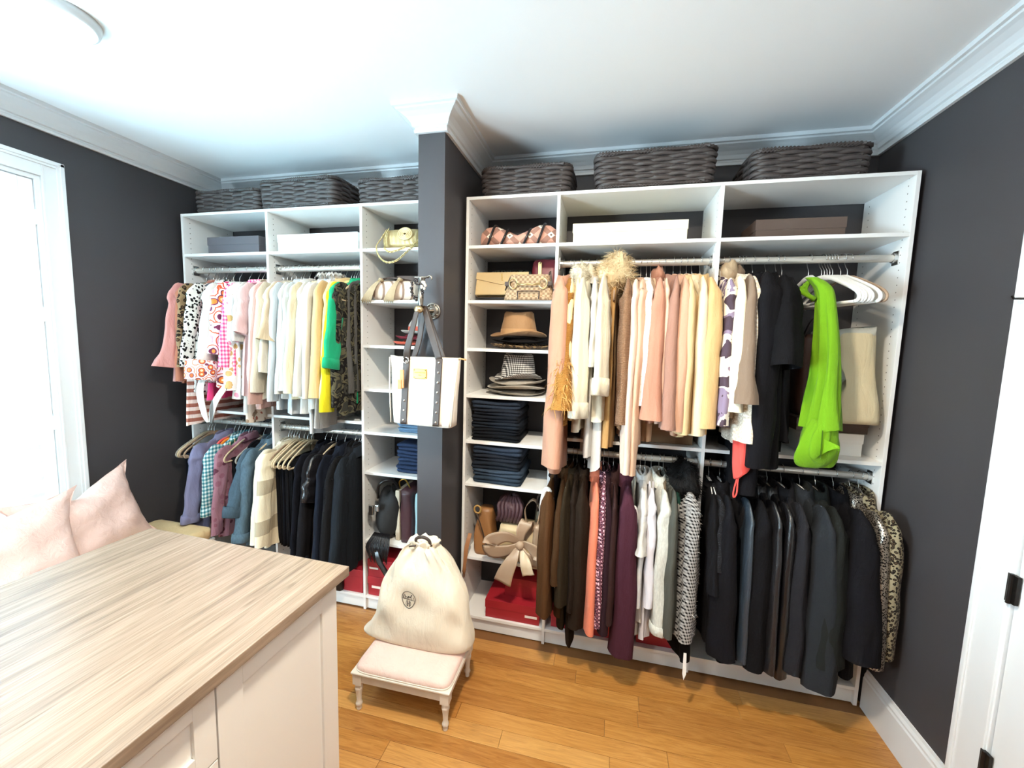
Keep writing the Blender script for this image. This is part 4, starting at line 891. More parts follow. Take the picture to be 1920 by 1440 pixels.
hanger(1.483, 2.088, 'white', 'lime green dress', .04)
gd = empty('dress', (1.487, .0, 2.088), label='lime green jersey dress slung over a white hanger', cat='dress', group='clothes on the upper right rods')
lv = [(-.105, -.085, -.055, .022, .022), (-.13, -.10, -.03, .030, .030), (-.17, -.115, -.012, .038, .030), (-.26, -.13, -.005, .044, .030), (-.36, -.14, .002, .050, .032), (-.45, -.145, .008, .054, .034), (-.53, -.15, .012, .056, .036), (-.60, -.15, .014, .058, .042), (-.68, -.155, .014, .060, .048), (-.742, -.16, .012, .062, .052)]
def densify(lv, n): return [tuple(p) for p in catmull(lv, n)]
MB().rings(drape_rings(densify(lv, 34), .016, .036, np.random.default_rng(3), 96, .9, .01, .45), True, False).build('bodice', M_LIME, gd, smooth=True)
lv = [(-.70, -.15, .010, .055, .048), (-.76, -.155, .0, .066, .055), (-.82, -.155, -.006, .066, .058), (-.87, -.15, -.010, .058, .052), (-.905, -.145, -.004, .040, .036), (-.915, -.145, 0, .014, .014)]
MB().rings(drape_rings(densify(lv, 20), .018, .034, np.random.default_rng(8), 80, .9, .004, .5), True, True).build('skirt', M_LIME, gd, smooth=True)
rows = []
for t in np.linspace(0, 1, 14):
    rows.append([(-.03+.07*t+.010*math.sin(9*t+1), -.23+.02*math.sin(6*t)-.004*k, -.735-.10*t*(1-.3*t)-.11*k*(1-t)-.02*k*math.sin(7*t)) for k in np.linspace(0, 1, 6)])
m_ = MB().rings(rows, closed=False); m_.rings([[(x+.001, y+.004, z) for x, y, z in r[::-1]] for r in rows], closed=False); m_.build('flounce', M_LIME, gd, smooth=True)
gm = MB()
for k in range(5): gm.tube(catmull([(-.06-.012*k, -.075-.006*k, -.12-.012*k), (-.075-.006*k, -.09, -.16), (-.045, -.10-.004*k, -.20)], 10), .010, 6)
gm.build('gathered_strap', M_LIME, gd, smooth=True)
# empty hangers
for x, rz, wd in ((1.536, .27, 'leftmost'), (1.547, .28, 'second'), (1.558, .27, 'middle one'), (1.569, .29, 'fourth'), (1.580, .28, 'rightmost')): hanger(x, 2.088, 'white', '', rz, label='empty white plastic hanger, %s of the tight bunch right of the lime dress' % wd)
hanger(1.612, 2.088, 'white', '', .26, label='empty white plastic hanger just apart from the bunch, second from the right panel')
hanger(1.638, 2.088, 'brown', '', .24, label='empty taupe hanger nearest the white right side panel')
# coral drawstring top below the boucle jacket
M_COR = fabric('coral_jersey', '#e5534b')
hanger(1.212, 2.088, 'white', 'coral drawstring top')
cg = empty('top', (1.212, .07, 2.088), label='coral top with hanging drawstring below the white boucle sleeve', cat='top', group='clothes on the upper right rods')
lv = [(-.08, 0, 0, .06, .016), (-.16, 0, 0, .18, .02), (-.55, -.06, 0, .17, .022), (-.80, -.19, -.008, .07, .026), (-.92, -.225, -.012, .045, .024), (-.985, -.235, -.022, .016, .012)]
MB().rings(drape_rings(densify(lv, 26), .007, .05, np.random.default_rng(4), 40), True, True).build('body', M_COR, cg, smooth=True)
MB().tube(catmull([(-.024, -.24, -.975), (-.030, -.242, -1.0), (-.038, -.243, -1.05), (-.034, -.243, -1.075), (-.024, -.243, -1.05), (-.024, -.241, -1.0), (-.020, -.24, -.972)], 24), .0035, 6).build('drawstring', M_COR, cg, smooth=True)
# white scarf at the left
M_SCF = fabric('scarf_white', '#e9e6df', 'vstripe', '#6f6d6a', '#888888', .28)
sg = empty('scarf', (-1.655, -.19, 1.62), label='white scarf with a thin dark stripe hanging below the left blouses', cat='scarf', group=None)
def ribbon(name, path, widths, mat, parent, th=.004, side=(1, 0, 0), n=18, wav=.0, smooth=True, rg=None):
    P = catmull(path, n); rr = []
    for i, p in enumerate(P):
        t = i/(n-1); w_ = np.interp(t, np.linspace(0, 1, len(widths)), widths)
        sd = np.array(side if not callable(side) else side(t), float); sd /= np.linalg.norm(sd)
        tn = P[min(i+1, n-1)]-P[max(i-1, 0)]; tn /= np.linalg.norm(tn); sd = sd-tn*sd.dot(tn); sd /= np.linalg.norm(sd); nn = np.cross(tn, sd)
        row = []
        for k in range(7): u = -1+k/3; row.append(p+sd*w_*u+nn*(th+wav*math.sin(3.2*u+6*t)))
        for k in range(6, -1, -1): u = -1+k/3; row.append(p+sd*w_*u+nn*(-th+wav*math.sin(3.2*u+6*t)))
        rr.append(row)
    return MB().rings(rr, True, True).build(name, mat, parent, smooth=smooth)
ribbon('scarf_end', [(-.10, .08, -.12), (-.07, -.01, -.20), (-.045, -.05, -.28), (.0, -.06, -.40), (.015, -.055, -.455)], (.020, .022, .024, .018, .008), M_SCF, sg, .003, wav=.007)
ribbon('scarf_end', [(.10, .08, -.14), (.085, -.0, -.24), (.065, -.05, -.34), (.035, -.055, -.455)], (.016, .02, .022, .012), M_SCF, sg, .003, wav=.007)

# ------------------------------------------------------------------ baskets on the top panels
M_WICK = plain('dark_wicker', '#4a4240', .55, var=.35, sc=40, bump=.2)
def rrect(sx, sy, r, n):
    pts = []; per = [];
    segs = [((sx-r), 0), ]
    for cxs, cys, a0 in ((1, -1, -PI/2), (1, 1, 0), (-1, 1, PI/2), (-1, -1, PI)):
        for k in range(5): a = a0+PI/2*k/4; pts.append((cxs*(sx-r)+r*math.cos(a), cys*(sy-r)+r*math.sin(a)))
    P = [np.array(p) for p in pts]; P.append(P[0]); L = [0]
    for a, b in zip(P, P[1:]): L.append(L[-1]+np.linalg.norm(b-a))
    out = []
    for i in range(n):
        s_ = L[-1]*i/n; j = max(k for k in range(len(L)-1) if L[k] <= s_+1e-9); t = (s_-L[j])/(L[j+1]-L[j]+1e-9); p = P[j]*(1-t)+P[j+1]*t
        d = P[j+1]-P[j]; d = d/np.linalg.norm(d); out.append((p[0], p[1], d[1], -d[0], s_))
    return out, L[-1]
def basket(x0, x1, y0, y1, z, h, label, rz=0, hook=False):
    cx_, cy_ = (x0+x1)/2, (y0+y1)/2; sx, sy = (x1-x0)/2-.008, (y1-y0)/2-.008
    g = empty('wicker_basket', (cx_, cy_, z), rz, label, 'basket', 'dark wicker baskets on top of the shelving')
    base_, per = rrect(sx, sy, .035, 10); n = int(per/.014); pts, per = rrect(sx, sy, .035, n); m_ = MB(); rows = max(6, round(h/.0165)); nw = round(per/.075)
    for k in range(rows):
        zc = .016+(h-.036)*(k+.5)/rows; ring = []
        fl = 1+.05*(zc/h)
        for (x, y, nx, ny, s_) in pts:
            ph = 2*PI*nw*s_/per/2+PI*k+.6*math.sin(k*3.1); o = .0065*math.sin(ph); dz = .0018*math.sin(ph*.5+k*2.2); ring.append([(x*fl+nx*(o+.0085*math.cos(a)), y*fl+ny*(o+.0085*math.cos(a)), zc+dz+.0108*math.sin(a)) for a in np.linspace(0, 2*PI, 6, endpoint=False)])
        ring.append(ring[0]); m_.rings(ring)
    o = m_.build('woven_strands', M_WICK, g, smooth=True); o['kind'] = 'stuff'
    lm = MB(); lp, _ = rrect(sx-.006, sy-.006, .03, 40)
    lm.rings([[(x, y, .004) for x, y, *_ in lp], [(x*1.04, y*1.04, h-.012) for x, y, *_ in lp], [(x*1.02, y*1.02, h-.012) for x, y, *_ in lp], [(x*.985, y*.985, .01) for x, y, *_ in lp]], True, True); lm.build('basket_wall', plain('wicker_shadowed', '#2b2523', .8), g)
    rm = MB()
    for zz, rr_, sc_ in ((h-.010, .010, 1.05), (.010, .008, 1.0)):
        for q in (0, 1):
            tw = []
            for (x, y, nx, ny, s_) in pts+[pts[0]]:
                a = 2*PI*s_/.030+PI*q; tw.append((x*sc_+nx*rr_*.75*math.cos(a), y*sc_+ny*rr_*.75*math.cos(a), zz+rr_*.75*math.sin(a)))
            rm.tube(tw[:-1], rr_*.72, 5, closed=True)
    o = rm.build('braided_rim', M_WICK, g, smooth=True); o['kind'] = 'stuff'
    return g
BK = [(-1.985, -1.50, .018, .335, .135, 'low dark wicker basket at the far left above the left shelving', .0), (-1.478, -.955, .0, .345, .163, 'tall dark wicker basket in the middle above the left shelving', -.02), (-.822, -.345, .015, .335, .135, 'dark wicker basket half hidden behind the dark wall end', .0),
      (-.085, .372, .012, .345, .145, 'dark wicker basket nearest the dark wall end above the right shelving', .0), (.503, 1.037, -.004, .345, .168, 'large dark wicker basket in the middle above the right shelving', -.015), (1.205, 1.655, .012, .345, .138, 'dark wicker basket at the far right beside the right wall', .0)]
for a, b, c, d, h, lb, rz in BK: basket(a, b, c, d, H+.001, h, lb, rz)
hb = empty('wire_hook', (.72, .12, H+.006), label='twisted metal hook sticking up out of the large middle basket', cat='hook')
MB().tube(catmull([(0, 0, 0), (0, 0, .12), (.002, 0, .165), (-.004, 0, .185), (.004, 0, .2), (-.002, 0, .215)], 24), .004, 6).build('twisted_wire', M_CHROME, hb, smooth=True)

# ------------------------------------------------------------------ lidded boxes
def lidbox(x0, x1, y0, y1, z, h, mat, lid, label, sticker=None, group=None, rz=0, name='lidded_box'):
    cx_, cy_ = (x0+x1)/2, (y0+y1)/2; g = empty(name, (cx_, cy_, z+.0004), rz, label, 'box', group); a, b = (x1-x0)/2, (y1-y0)/2
    MB().box(-a+.003, a-.003, -b+.003, b-.003, 0, h-.004, .0015).build('box_body', mat, g); MB().box(-a, a, -b, b, h-lid, h, .002).build('lid', mat, g)
    if sticker: MB().box(sticker[0], sticker[1], -b-.0008, -b+.002, sticker[2], sticker[3]).build('paper_label', plain('label_paper', '#eee4dc', .6), g)
    return g
M_RED = plain('red_board', '#a01c28', .5, var=.06); M_CRB = plain('cream_board', '#f0e6c4', .5, var=.02); M_WHB = plain('white_board', '#f4f3ee', .5, var=.02)
M_GYB = plain('slate_board', '#5a5559', .55); M_BRB = plain('brown_board', '#5d4c43', .55); M_BKB = plain('kraft_brown', '#7a5a3a', .6)
S1 = 2.182
lidbox(-1.915, -1.52, .03, .33, S1, .105, M_GYB, .05, 'slate grey lidded box in the top left cubby')
lidbox(-1.385, -.835, .03, .33, S1, .103, M_WHB, .045, 'long white lidded box in the top middle cubby of the left unit')
lidbox(.397, .945, .03, .33, S1, .098, M_CRB, .045, 'long cream lidded box in the top cubby over the pale clothes')
lidbox(1.262, 1.64, .12, .345, S1, .108, M_BRB, .05, 'large flat dark brown box in the top right cubby')
RG = 'red shoe boxes on the bottom shelves'
lidbox(-.018, .302, .012, .33, .091, .108, M_RED, .048, 'large red shoe box with a white label right of the stool', (.075, .145, .038, .05), RG)
lidbox(.08, .275, .075, .33, .1998, .112, M_RED, .04, 'small red box stacked on the large red shoe box', None, RG)
lidbox(-.778, -.50, .012, .33, .091, .122, M_RED, .048, 'lower red shoe box behind the dust bag', (-.11, -.035, .05, .064), RG)
lidbox(-.778, -.49, .012, .33, .2136, .11, M_RED, .045, 'upper red shoe box behind the dust bag', (-.13, -.07, .05, .062), RG)
lidbox(-.955, -.812, .012, .33, .091, .15, M_RED, .045, 'red box left of the divider above the island corner', None, RG)
lidbox(.36, .46, .03, .33, .091, .10, M_RED, .04, 'red box under the brown jackets', None, RG)
lidbox(.57, .80, .02, .33, .091, .105, M_RED, .04, 'red box under the coral blazer and plum coat', None, RG)
lidbox(.82, 1.02, .03, .33, .091, .075, M_RED, .035, 'low red box under the silvery denim jacket', None, RG)
S3 = 1.183
lidbox(.80, 1.04, .05, .33, S3, .105, M_BKB, .04, 'brown cardboard box on the middle shelf behind the camel blazers')
lidbox(1.52, 1.782, .08, .34, S3, .106, M_WHB, .045, 'white lidded box on the middle shelf beside the right panel')
lidbox(1.50, 1.80, .085, .345, S3+.107, .062, M_BRB, .03, 'flat brown box lying on the white lidded box')
# ------------------------------------------------------------------ slouched canvas tote and dark bag on those boxes
M_CANV = fabric('natural_canvas', '#dfd3b0')
cb = empty('canvas_tote', (1.692, .11, 1.3535), label='natural canvas bag standing on the boxes by the right panel', cat='bag')
rr = []
for i, t in enumerate(np.linspace(0, 1, 18)):
    z = .001+.41*t; row = []
    sx = .092-.010*t; sy = .150-.02*t
    for k in range(48):
        a = 2*PI*k/48; c, s_ = math.cos(a), math.sin(a); x = sx*math.copysign(abs(c)**.35, c); y = sy*math.copysign(abs(s_)**.35, s_)
        pin = math.exp(-((z-.20)/.055)**2)*.075*max(0, -c)**1.5*(1 if y < .12 else .4)
        x += pin+.006*math.sin(5*y*10+8*t)-.03*t+(-.05*max(0, -c)*(t > .0)*math.sin(PI*min(1, t*1.1))*.5 if y > -.05 else 0)
        y += .004*math.sin(12*t+3*a)+.012*t
        row.append((x, y, z+(.012*c if t == 1 else 0)))
    rr.append(row)
MB().rings(rr, True, False).build('bag_body', M_CANV, cb, smooth=True)
top = np.array(rr[-1]); MB().rings([top*1.012+np.array([0, 0, -.03]), top*1.016+np.array([0, 0, .006]), top*.97+np.array([0, 0, .004]), top*.95+np.array([0, 0, -.03])]).build('top_band', fabric('canvas_band', '#c9cac0'), cb, smooth=True)
M_DKL = plain('dark_leather', '#2c2224', .42, var=.1, bump=.15); M_BRL = plain('brown_leather', '#5a382c', .45, var=.15, bump=.2)
def softbag(name, loc, sx, sy, h, mat, label, rz=0, taper=.85, n=14, cat='bag', sq=.45, bulge=.08, top=True, seed=0, group=None, part='bag_body'):
    g = empty(name, loc, rz, label, cat, group); rr = []; rg = np.random.default_rng(seed); p = rg.uniform(0, 6.28, 3)
    for t in np.linspace(0, 1, n):
        k = (1-(1-taper)*t)*(1+bulge*math.sin(PI*t)); k = k*(.93 if t == 0 else 1); row = []
        for q in range(32):
            a = 2*PI*q/32; c, s_ = math.cos(a), math.sin(a)
            row.append((sx*k*math.copysign(abs(c)**sq, c)+.004*math.sin(9*t+p[0]+2*a), sy*(1-(1-taper)*1.6*t if taper < 1 else 1)*(1+bulge*math.sin(PI*t))*math.copysign(abs(s_)**sq, s_)+.004*math.sin(7*t+p[1]+3*a), h*t))
        rr.append(row)
    MB().rings(rr, True, True).build(part, mat, g, smooth=True); return g
g = softbag('handbag', (1.60, .24, S3+.1698), .075, .08, .40, M_BRL, 'brown leather handbag behind the canvas bag', seed=2)
MB().tube(catmull([(-.06, -.05, .39), (-.03, -.06, .47), (.05, -.05, .50), (.07, -.03, .40)], 20), .008, 6).build('handle', M_DKL, g, smooth=True)

# ------------------------------------------------------------------ folded jeans
def jeans(x0, x1, yf, z, h, mat, label, seed, depth=.25, group='folded jeans'):
    rg = np.random.default_rng(seed); cx_ = (x0+x1)/2; hw = (x1-x0)/2; p = rg.uniform(0, 6.28, 6); rr = []
    sec = []
    nlay = 2; hh = h/nlay
    for i in range(nlay):                       # front folds bulge, one per layer of cloth
        for a in np.linspace(-PI/2, PI/2, 8): sec.append((-.9*hh*.75*math.cos(a)-.004*i, hh*(i+.5)+hh*.5*math.sin(a)))
    sec += [(depth*.5, h), (depth, h*.96), (depth, h*.5), (depth, 0), (depth*.5, 0)]
    for j in range(19):
        u = -1+2*j/18; e = max(0, abs(u)-.86)/.14; row = []
        for (y, zz) in sec:
            s_ = 1-.18*e*e
            row.append((cx_+hw*u+.003*math.sin(6*zz/h+p[0])*(abs(u) > .9), yf+hh*.7+y+.006*math.sin(2.2*u+p[1]+2*zz/h)+.010*e*e, z+.0006+(zz-h/2)*s_+h/2*1.0+.0035*math.sin(3*u+p[2]+zz*20)*(zz/h)*(1 if zz > h*.3 else 0)-h*.02*e))
        rr.append(row)
    g = empty('folded_jeans', (0, 0, 0), label=label, cat='jeans', group=group)
    MB().rings(rr, True, True).build('folded_denim', mat, g, smooth=True)
    row0 = [r[8] for r in rr]; MB().tube([(r[0], r[1]-.0012, r[2]+.003) for r in row0][1:-1], .0014, 5).build('seam', plain('denim_thread', '#7c8794', .7), g)
    g.location = (0, 0, 0); return g
DJ = [fabric('denim_a', '#2a3341', 'denim'), fabric('denim_b', '#181b22', 'denim'), fabric('denim_c', '#20242d', 'denim'), fabric('denim_d', '#14161b', 'denim'), fabric('denim_e', '#1c2129', 'denim'), fabric('denim_f', '#101216', 'denim'), fabric('denim_g', '#35414f', 'denim'), fabric('denim_h', '#2c3845', 'denim'), fabric('denim_i', '#27344d', 'denim'), fabric('denim_j', '#627d97', 'denim')]
z = 1.126; nm = ['lowest', 'second from the bottom', 'third from the bottom', 'third from the top', 'second from the top', 'topmost']
for i in range(6):
    h = .036 if i < 5 else .042
    jeans(-.118+.004*math.sin(i*2), .150+.005*math.sin(i*3+1), .012+.006*math.sin(i*1.7), z, h, DJ[(5, 3, 4, 1, 2, 0)[i]], 'dark folded jeans, %s of the six-pair stack below the hats' % nm[i], i); z += h
z = .881; nm = ['lowest', 'second from the bottom', 'third from the bottom', 'second from the top', 'topmost']
for i in range(5):
    h = .042 if i < 4 else .046
    jeans(-.112+.004*math.sin(i*2+1), .165+.008*math.sin(i*2), .014+.006*math.sin(i*2.7), z, h, DJ[(7, 6, 4, 2, 0)[i]], 'blue folded jeans, %s of the lower stack right of the wall end' % nm[i], 20+i); z += h
z = 1.126
for i in range(2): jeans(-.592, -.36, .05, z, .03, DJ[9], 'light blue folded jeans, %s of the pair behind the hanging tote' % ('lower', 'upper')[i], 40+i); z += .03
z = .881
for i in range(4): jeans(-.60+.006*(i % 2), -.36, .045, z, .045, DJ[8], 'mid blue folded jeans, %s of the stack left of the wall end' % ('lowest', 'second from the bottom', 'second from the top', 'topmost')[i], 50+i); z += .045

# ------------------------------------------------------------------ hats
def hat(loc, cr, ch, br, mat, label, band=None, wave=.012, pinch=.25, oval=1.18, rz=0, cone=.82, ph=0., curl=.01):
    g = empty('hat', loc, rz, label, 'hat', 'hats in the cubbies'); n = 40; rr = []
    for (k, z) in ((1.0, 0), (1.0, .012), (.98, ch*.35), (cone+.06, ch*.7), (cone, ch*.92), (cone*.88, ch), (cone*.55, ch*.985), (.05, ch*.93)):
        row = []
        for q in range(n):
            a = 2*PI*q/n; s_ = math.sin(a); dent = pinch*max(0, -s_)**3*(z/ch)*.25 if ch else 0
            row.append((cr*k*math.cos(a)*oval*(1-.12*pinch*(z/ch)*max(0, -s_)), cr*k*s_*(1-dent), z-(.0 if z < ch*.8 else pinch*.05*abs(math.cos(a))**2*-1*.3)))
        rr.append(row)
    MB().rings(rr, False, True).build('crown', mat, g, smooth=True)
    bm_ = []
    for (k, dz) in ((.98, .004), (1.0, .002), (1.0+(br/cr-1)*.5, .0), (br/cr*.97, curl*.5), (br/cr, curl), (br/cr*.985, curl-.004), (1.0+(br/cr-1)*.5, -.004), (1.0, -.003)):
        bm_.append([(cr*k*math.cos(a)*(1+(oval-1)*.8), cr*k*math.sin(a), dz+wave*((k-1)/(br/cr-1+1e-6))*math.sin(2*a+ph)) for a in np.linspace(0, 2*PI, n, endpoint=False)])
    MB().rings(bm_).build('brim', mat, g, smooth=True)
    if band: MB().rings([[(cr*k*math.cos(a)*oval, cr*k*math.sin(a), z) for a in np.linspace(0, 2*PI, n, endpoint=False)] for k, z in ((1.015, .006), (1.018, .010), (1.008, .034), (.99, .036))]).build('hat_band', band, g, smooth=True)
    return g
FH = 1.638+.012
hat((.115, .15, FH), .098, .02, .148, fabric('felt_leopard', '#8f7350', 'leopard', '#2a1e16', '#5a4128', 1.6), 'brown animal print hat lying lowest in the upper hat cubby', wave=.006, ph=.5, curl=.012)
hat((.11, .15, FH+.028), .09, .022, .142, fabric('felt_black', '#1d1b1c'), 'flat black hat between the tan fedora and the print hat', wave=.008, ph=1.2)
hat((.105, .15, FH+.064), .086, .125, .140, fabric('felt_tan', '#a37d58'), 'tan felt fedora on top of the stack', wave=-.016, band=fabric('felt_tan_band', '#b58b60'), ph=.4, pinch=.6)
FG = 1.383+.012
hat((.095, .15, FG), .10, .02, .150, fabric('felt_greybeige', '#8b857a'), 'grey beige hat lying lowest below the houndstooth hat', wave=.010, ph=.2)
hat((.10, .15, FG+.028), .098, .02, .146, fabric('felt_light', '#c5beb0'), 'pale grey hat second from the bottom of the lower hat stack', wave=-.012, ph=.9)
hat((.105, .15, FG+.056), .096, .018, .142, fabric('felt_mid', '#a79f93'), 'mid grey hat directly under the houndstooth hat', wave=.012, ph=1.9)
hat((.112, .14, FG+.086), .083, .125, .118, fabric('hound_hat', '#1c1b1d', 'gingham', '#e9e6e0', '#85827f', 2.0), 'black and white houndstooth bucket hat on top of the lower hat stack', wave=-.022, ph=.5, pinch=.5, cone=.84)
hat((-.50, .14, FH), .095, .02, .135, fabric('straw_coral', '#c4553f'), 'coral straw hat lying lowest in the cubby left of the wall end', wave=.004)
hat((-.49, .14, FH+.032), .092, .02, .130, fabric('felt_wine', '#7c2f3a'), 'wine red hat in the middle of the stack left of the wall end', wave=.006, ph=1)
hat((-.475, .14, FH+.066), .075, .13, .115, fabric('straw_grey', '#b3aca2'), 'pale straw hat with coral band on top left of the wall end', band=fabric('coral_band', '#c4553f'), wave=.004, cone=.6)
# ------------------------------------------------------------------ bags in the cubbies
M_GOLD = plain('pale_gold_metal', '#d8c48e', .3, .9, var=.05); M_BRASS = plain('brass', '#c79f4e', .3, 1, var=.05)
def softslab(name, loc, sx, sy, h, mat, label, rz=0, tilt=0, prof=None, seed=0, part='bag_body', cat='bag', n=30, m=12, ridge=0, group=None):
    """stuffed shape: outline height profile prof(u) in x, rounded in y"""
    g = empty(name, loc, 0, label, cat, group, rot=(tilt, 0, rz)); rg = np.random.default_rng(seed); p = rg.uniform(0, 6.28, 4); rr = []
    for j in range(n+1):
        u = -1+2*j/n; hh = h*(prof(u) if prof else 1); e = (1-abs(u)**6)**.5 if abs(u) < 1 else 0; row = []
        for k in range(24):
            a = 2*PI*k/24; c, s_ = math.cos(a), math.sin(a)
            row.append((sx*u, sy*(.25+.75*e)*math.copysign(abs(c)**.6, c)*(1-.25*max(0, s_))+ridge*math.sin(30*u+4*s_)*abs(c), hh*.5*(1+math.copysign(abs(s_)**.6, s_)*(.55+.45*e))))
        rr.append(row)
    MB().rings(rr, True, True).build(part, mat, g, smooth=True); return g
M_PLAID = fabric('pink_tartan', '#cf9a86', 'tartan', '#191517', '#e8dccb', 1.15)
g = softslab('plaid_bag', (.105, .11, S1+.0005), .215, .085, .112, M_PLAID, 'folded pink and black tartan bag in the cubby above the envelope bag', prof=lambda u: .55+.45*min(1, abs(u)*1.9)*(1 if abs(u) < .8 else 1-(abs(u)-.8)*2.3), seed=1)
M_BLKP = plain('black_patent', '#161416', .3)
for u in (-.62, -.28, .28, .62):
    hh = .112*(.55+.45*min(1, abs(u)*1.9)); MB().tube(catmull([(.215*u-.02, -.092, .0), (.215*u, -.094, hh*.5), (.215*u+.012, -.06, hh*.97), (.215*u+.01, .03, hh*1.0)], 12), .006, 6).build('strap', M_BLKP, g, smooth=True)
for s_ in (-1, 1): MB().tube([(-.055*s_, -.075, .012), (.0, -.079, .036), (.05*s_, -.075, .06)], .0022, 5).build('check_line', plain('tartan_line', '#7b3f3c', .8), g)
Z2 = 1.895
# envelope clutch on a dark pouch
softslab('pouch', (.02, .12, Z2+.0005), .15, .10, .026, M_BLKP, 'flat black pouch lying under the cream envelope clutch', seed=5)
env = empty('envelope_clutch', (.018, .075, Z2+.030), 0, 'cream leather envelope clutch with gold monogram', 'bag', rot=(-.28, 0, .0))
M_ENV = plain('cream_leather', '#c2a676', .42, var=.05, bump=.08)
MB().box(-.147, .147, -.018, .022, 0, .128, .008).build('clutch_body', M_ENV, env)
vv = [(-.147, .1295), (.147, .1295), (.147, .092), (.0, .058), (-.147, .092)]
fm = MB().add([(x, -.0225, z) for x, z in vv]+[(x, -.0175, z) for x, z in vv], [(4, 3, 2, 1, 0), (5, 6, 7, 8, 9), (0, 1, 6, 5), (1, 2, 7, 6), (2, 3, 8, 7), (3, 4, 9, 8), (4, 0, 5, 9)]); fl_ = fm.build('flap', M_ENV, env)
def letters(s, size, loc, mat, parent, name='lettering', rot=(PI/2, 0, 0), ext=.0006, align='CENTER', space=1):
    cu = bpy.data.curves.new(name, 'FONT'); cu.body = s; cu.size = size; cu.extrude = ext; cu.align_x = align; cu.align_y = 'CENTER'; cu.space_character = space; cu.resolution_u = 2; cu.materials.append(mat)
    to = bpy.data.objects.new('lettering_curve', cu); C.objects.link(to); dg = bpy.context.evaluated_depsgraph_get(); me = bpy.data.meshes.new_from_object(to.evaluated_get(dg)); me.name = name
    bpy.data.objects.remove(to, do_unlink=True); return link(name, me, parent, loc, rot)
for ch, dx, dz in (('Y', -.002, .012), ('S', .001, -.001), ('L', .004, -.012)): letters(ch, .024, (dx, -.0235, .100+dz), M_BRASS, fl_, 'monogram')
# checked bag with ring bit
ck = empty('checked_bag', (.185, .03, Z2+.0005), 0, 'beige checked canvas bag with gold ring bit in front of the clutch', 'bag')
M_CK = fabric('beige_check', '#b59b7d', 'check', '#8d755b', '#888888', 1.15); M_DBR = plain('espresso_leather', '#3a2a22', .45, bump=.1)
rr = []
for t in np.linspace(0, 1, 10):
    k = 1-.24*t; rr.append([(.135*k*math.copysign(abs(math.cos(a))**.4, math.cos(a)), (.055*(1-.55*t))*math.copysign(abs(math.sin(a))**.5, math.sin(a)), .132*t) for a in np.linspace(0, 2*PI, 32, endpoint=False)])
MB().rings(rr, True, True).build('bag_body', M_CK, ck, smooth=True)
for x in (-.078, .078): MB().tube([(x+.021*math.cos(a), -.052, .082+.026*math.sin(a)) for a in np.linspace(0, 2*PI, 22, endpoint=False)], .003, 6, closed=True).build('ring', M_GOLD, ck, smooth=True)
MB().tube([(-.06, -.054, .080), (-.02, -.057, .076), (0, -.057, .079), (.02, -.057, .076), (.06, -.054, .080)], .0045, 8).build('bit_bar', M_GOLD, ck, smooth=True)
MB().box(-.124, -.094, -.052, -.04, .07, .092, .003).box(.094, .124, -.052, -.04, .07, .092, .003).build('side_tab', M_DBR, ck)
MB().tube(catmull([(-.05, -.060, .003), (-.052, -.060, .036), (-.04, -.060, .042), (.05, -.060, .042), (.06, -.060, .036), (.058, -.060, .003)], 26), .003, 6).build('pocket_trim', M_DBR, ck, smooth=True)
MB().tube(catmull([(-.10, -.012, .125), (-.11, -.02, .10), (-.125, -.03, .05)], 8), .004, 6).build('strap', M_DBR, ck, smooth=True)
MB().tube(catmull([(.10, -.012, .128), (.108, -.01, .148), (.115, -.02, .11), (.135, -.03, .03)], 10), .004, 6).build('strap', M_DBR, ck, smooth=True)
rb = softslab('red_leather_bag', (.235, .22, Z2+.0005), .075, .05, .25, plain('oxblood_leather', '#6f1f28', .4, var=.08, bump=.1), 'oxblood red leather bag behind the checked bag', seed=6)
MB().box(-.033, -.013, -.056, -.04, .155, .225, .003).build('clasp', M_GOLD, rb); MB().ball((-.023, -.058, .222), .006, 8, 6).build('stud', M_GOLD, rb, smooth=True)
softslab('sequin_clutch', (.03, .25, Z2+.0005), .135, .045, .20, fabric('black_sequin', '#17181a', 'sequin', '#5d6a66', '#000000', .5, .35, .5), 'black glittering clutch standing behind the envelope clutch', seed=8)
# lower bag cubby
ZB = .449
tb = softbag('tan_bag', (-.055, .13, ZB+.0005), .062, .09, .25, plain('tan_leather', '#9a6a3e', .45, var=.12, bump=.15), 'tan leather bucket bag at the left of the lower bag cubby', seed=4, taper=.62)
MB().tube([(-.035+.02*math.cos(a), -.065, .255+.022*math.sin(a)) for a in np.linspace(0, 2*PI, 18, endpoint=False)], .006, 6, closed=True).build('handle_ring', plain('tan_handle', '#b08a4e', .5), tb, smooth=True)
MB().tube(catmull([(-.035, -.085, .24), (.0, -.095, .16), (.035, -.10, .06), (.05, -.098, .004)], 14), .004, 6).build('edge_piping', M_DBR, tb, smooth=True)
tm = MB()
for k in range(9): tm.tube(catmull([(-.06-.002*k, -.095, .12), (-.066-.0025*k, -.128-.001*k, .05), (-.072-.002*k, -.145, -.03-.006*(k % 3)), (-.076-.002*k, -.147, -.09-.01*(k % 4))], 8), .0022, 5)
t_ = tm.build('leather_tassel', plain('tassel_leather', '#a5714a', .55), tb, smooth=True)
M_SAT = plain('champagne_satin', '#b49b83', .32, var=.08); M_BEI = plain('ivory_leather', '#d9c49c', .5, bump=.1)
sb = softbag('satin_bow_bag', (.155, .10, ZB+.0005), .115, .085, .185, M_BEI, 'ivory bag tied with a large champagne satin bow', seed=9, taper=.95)
def bow(side): return lambda t: side
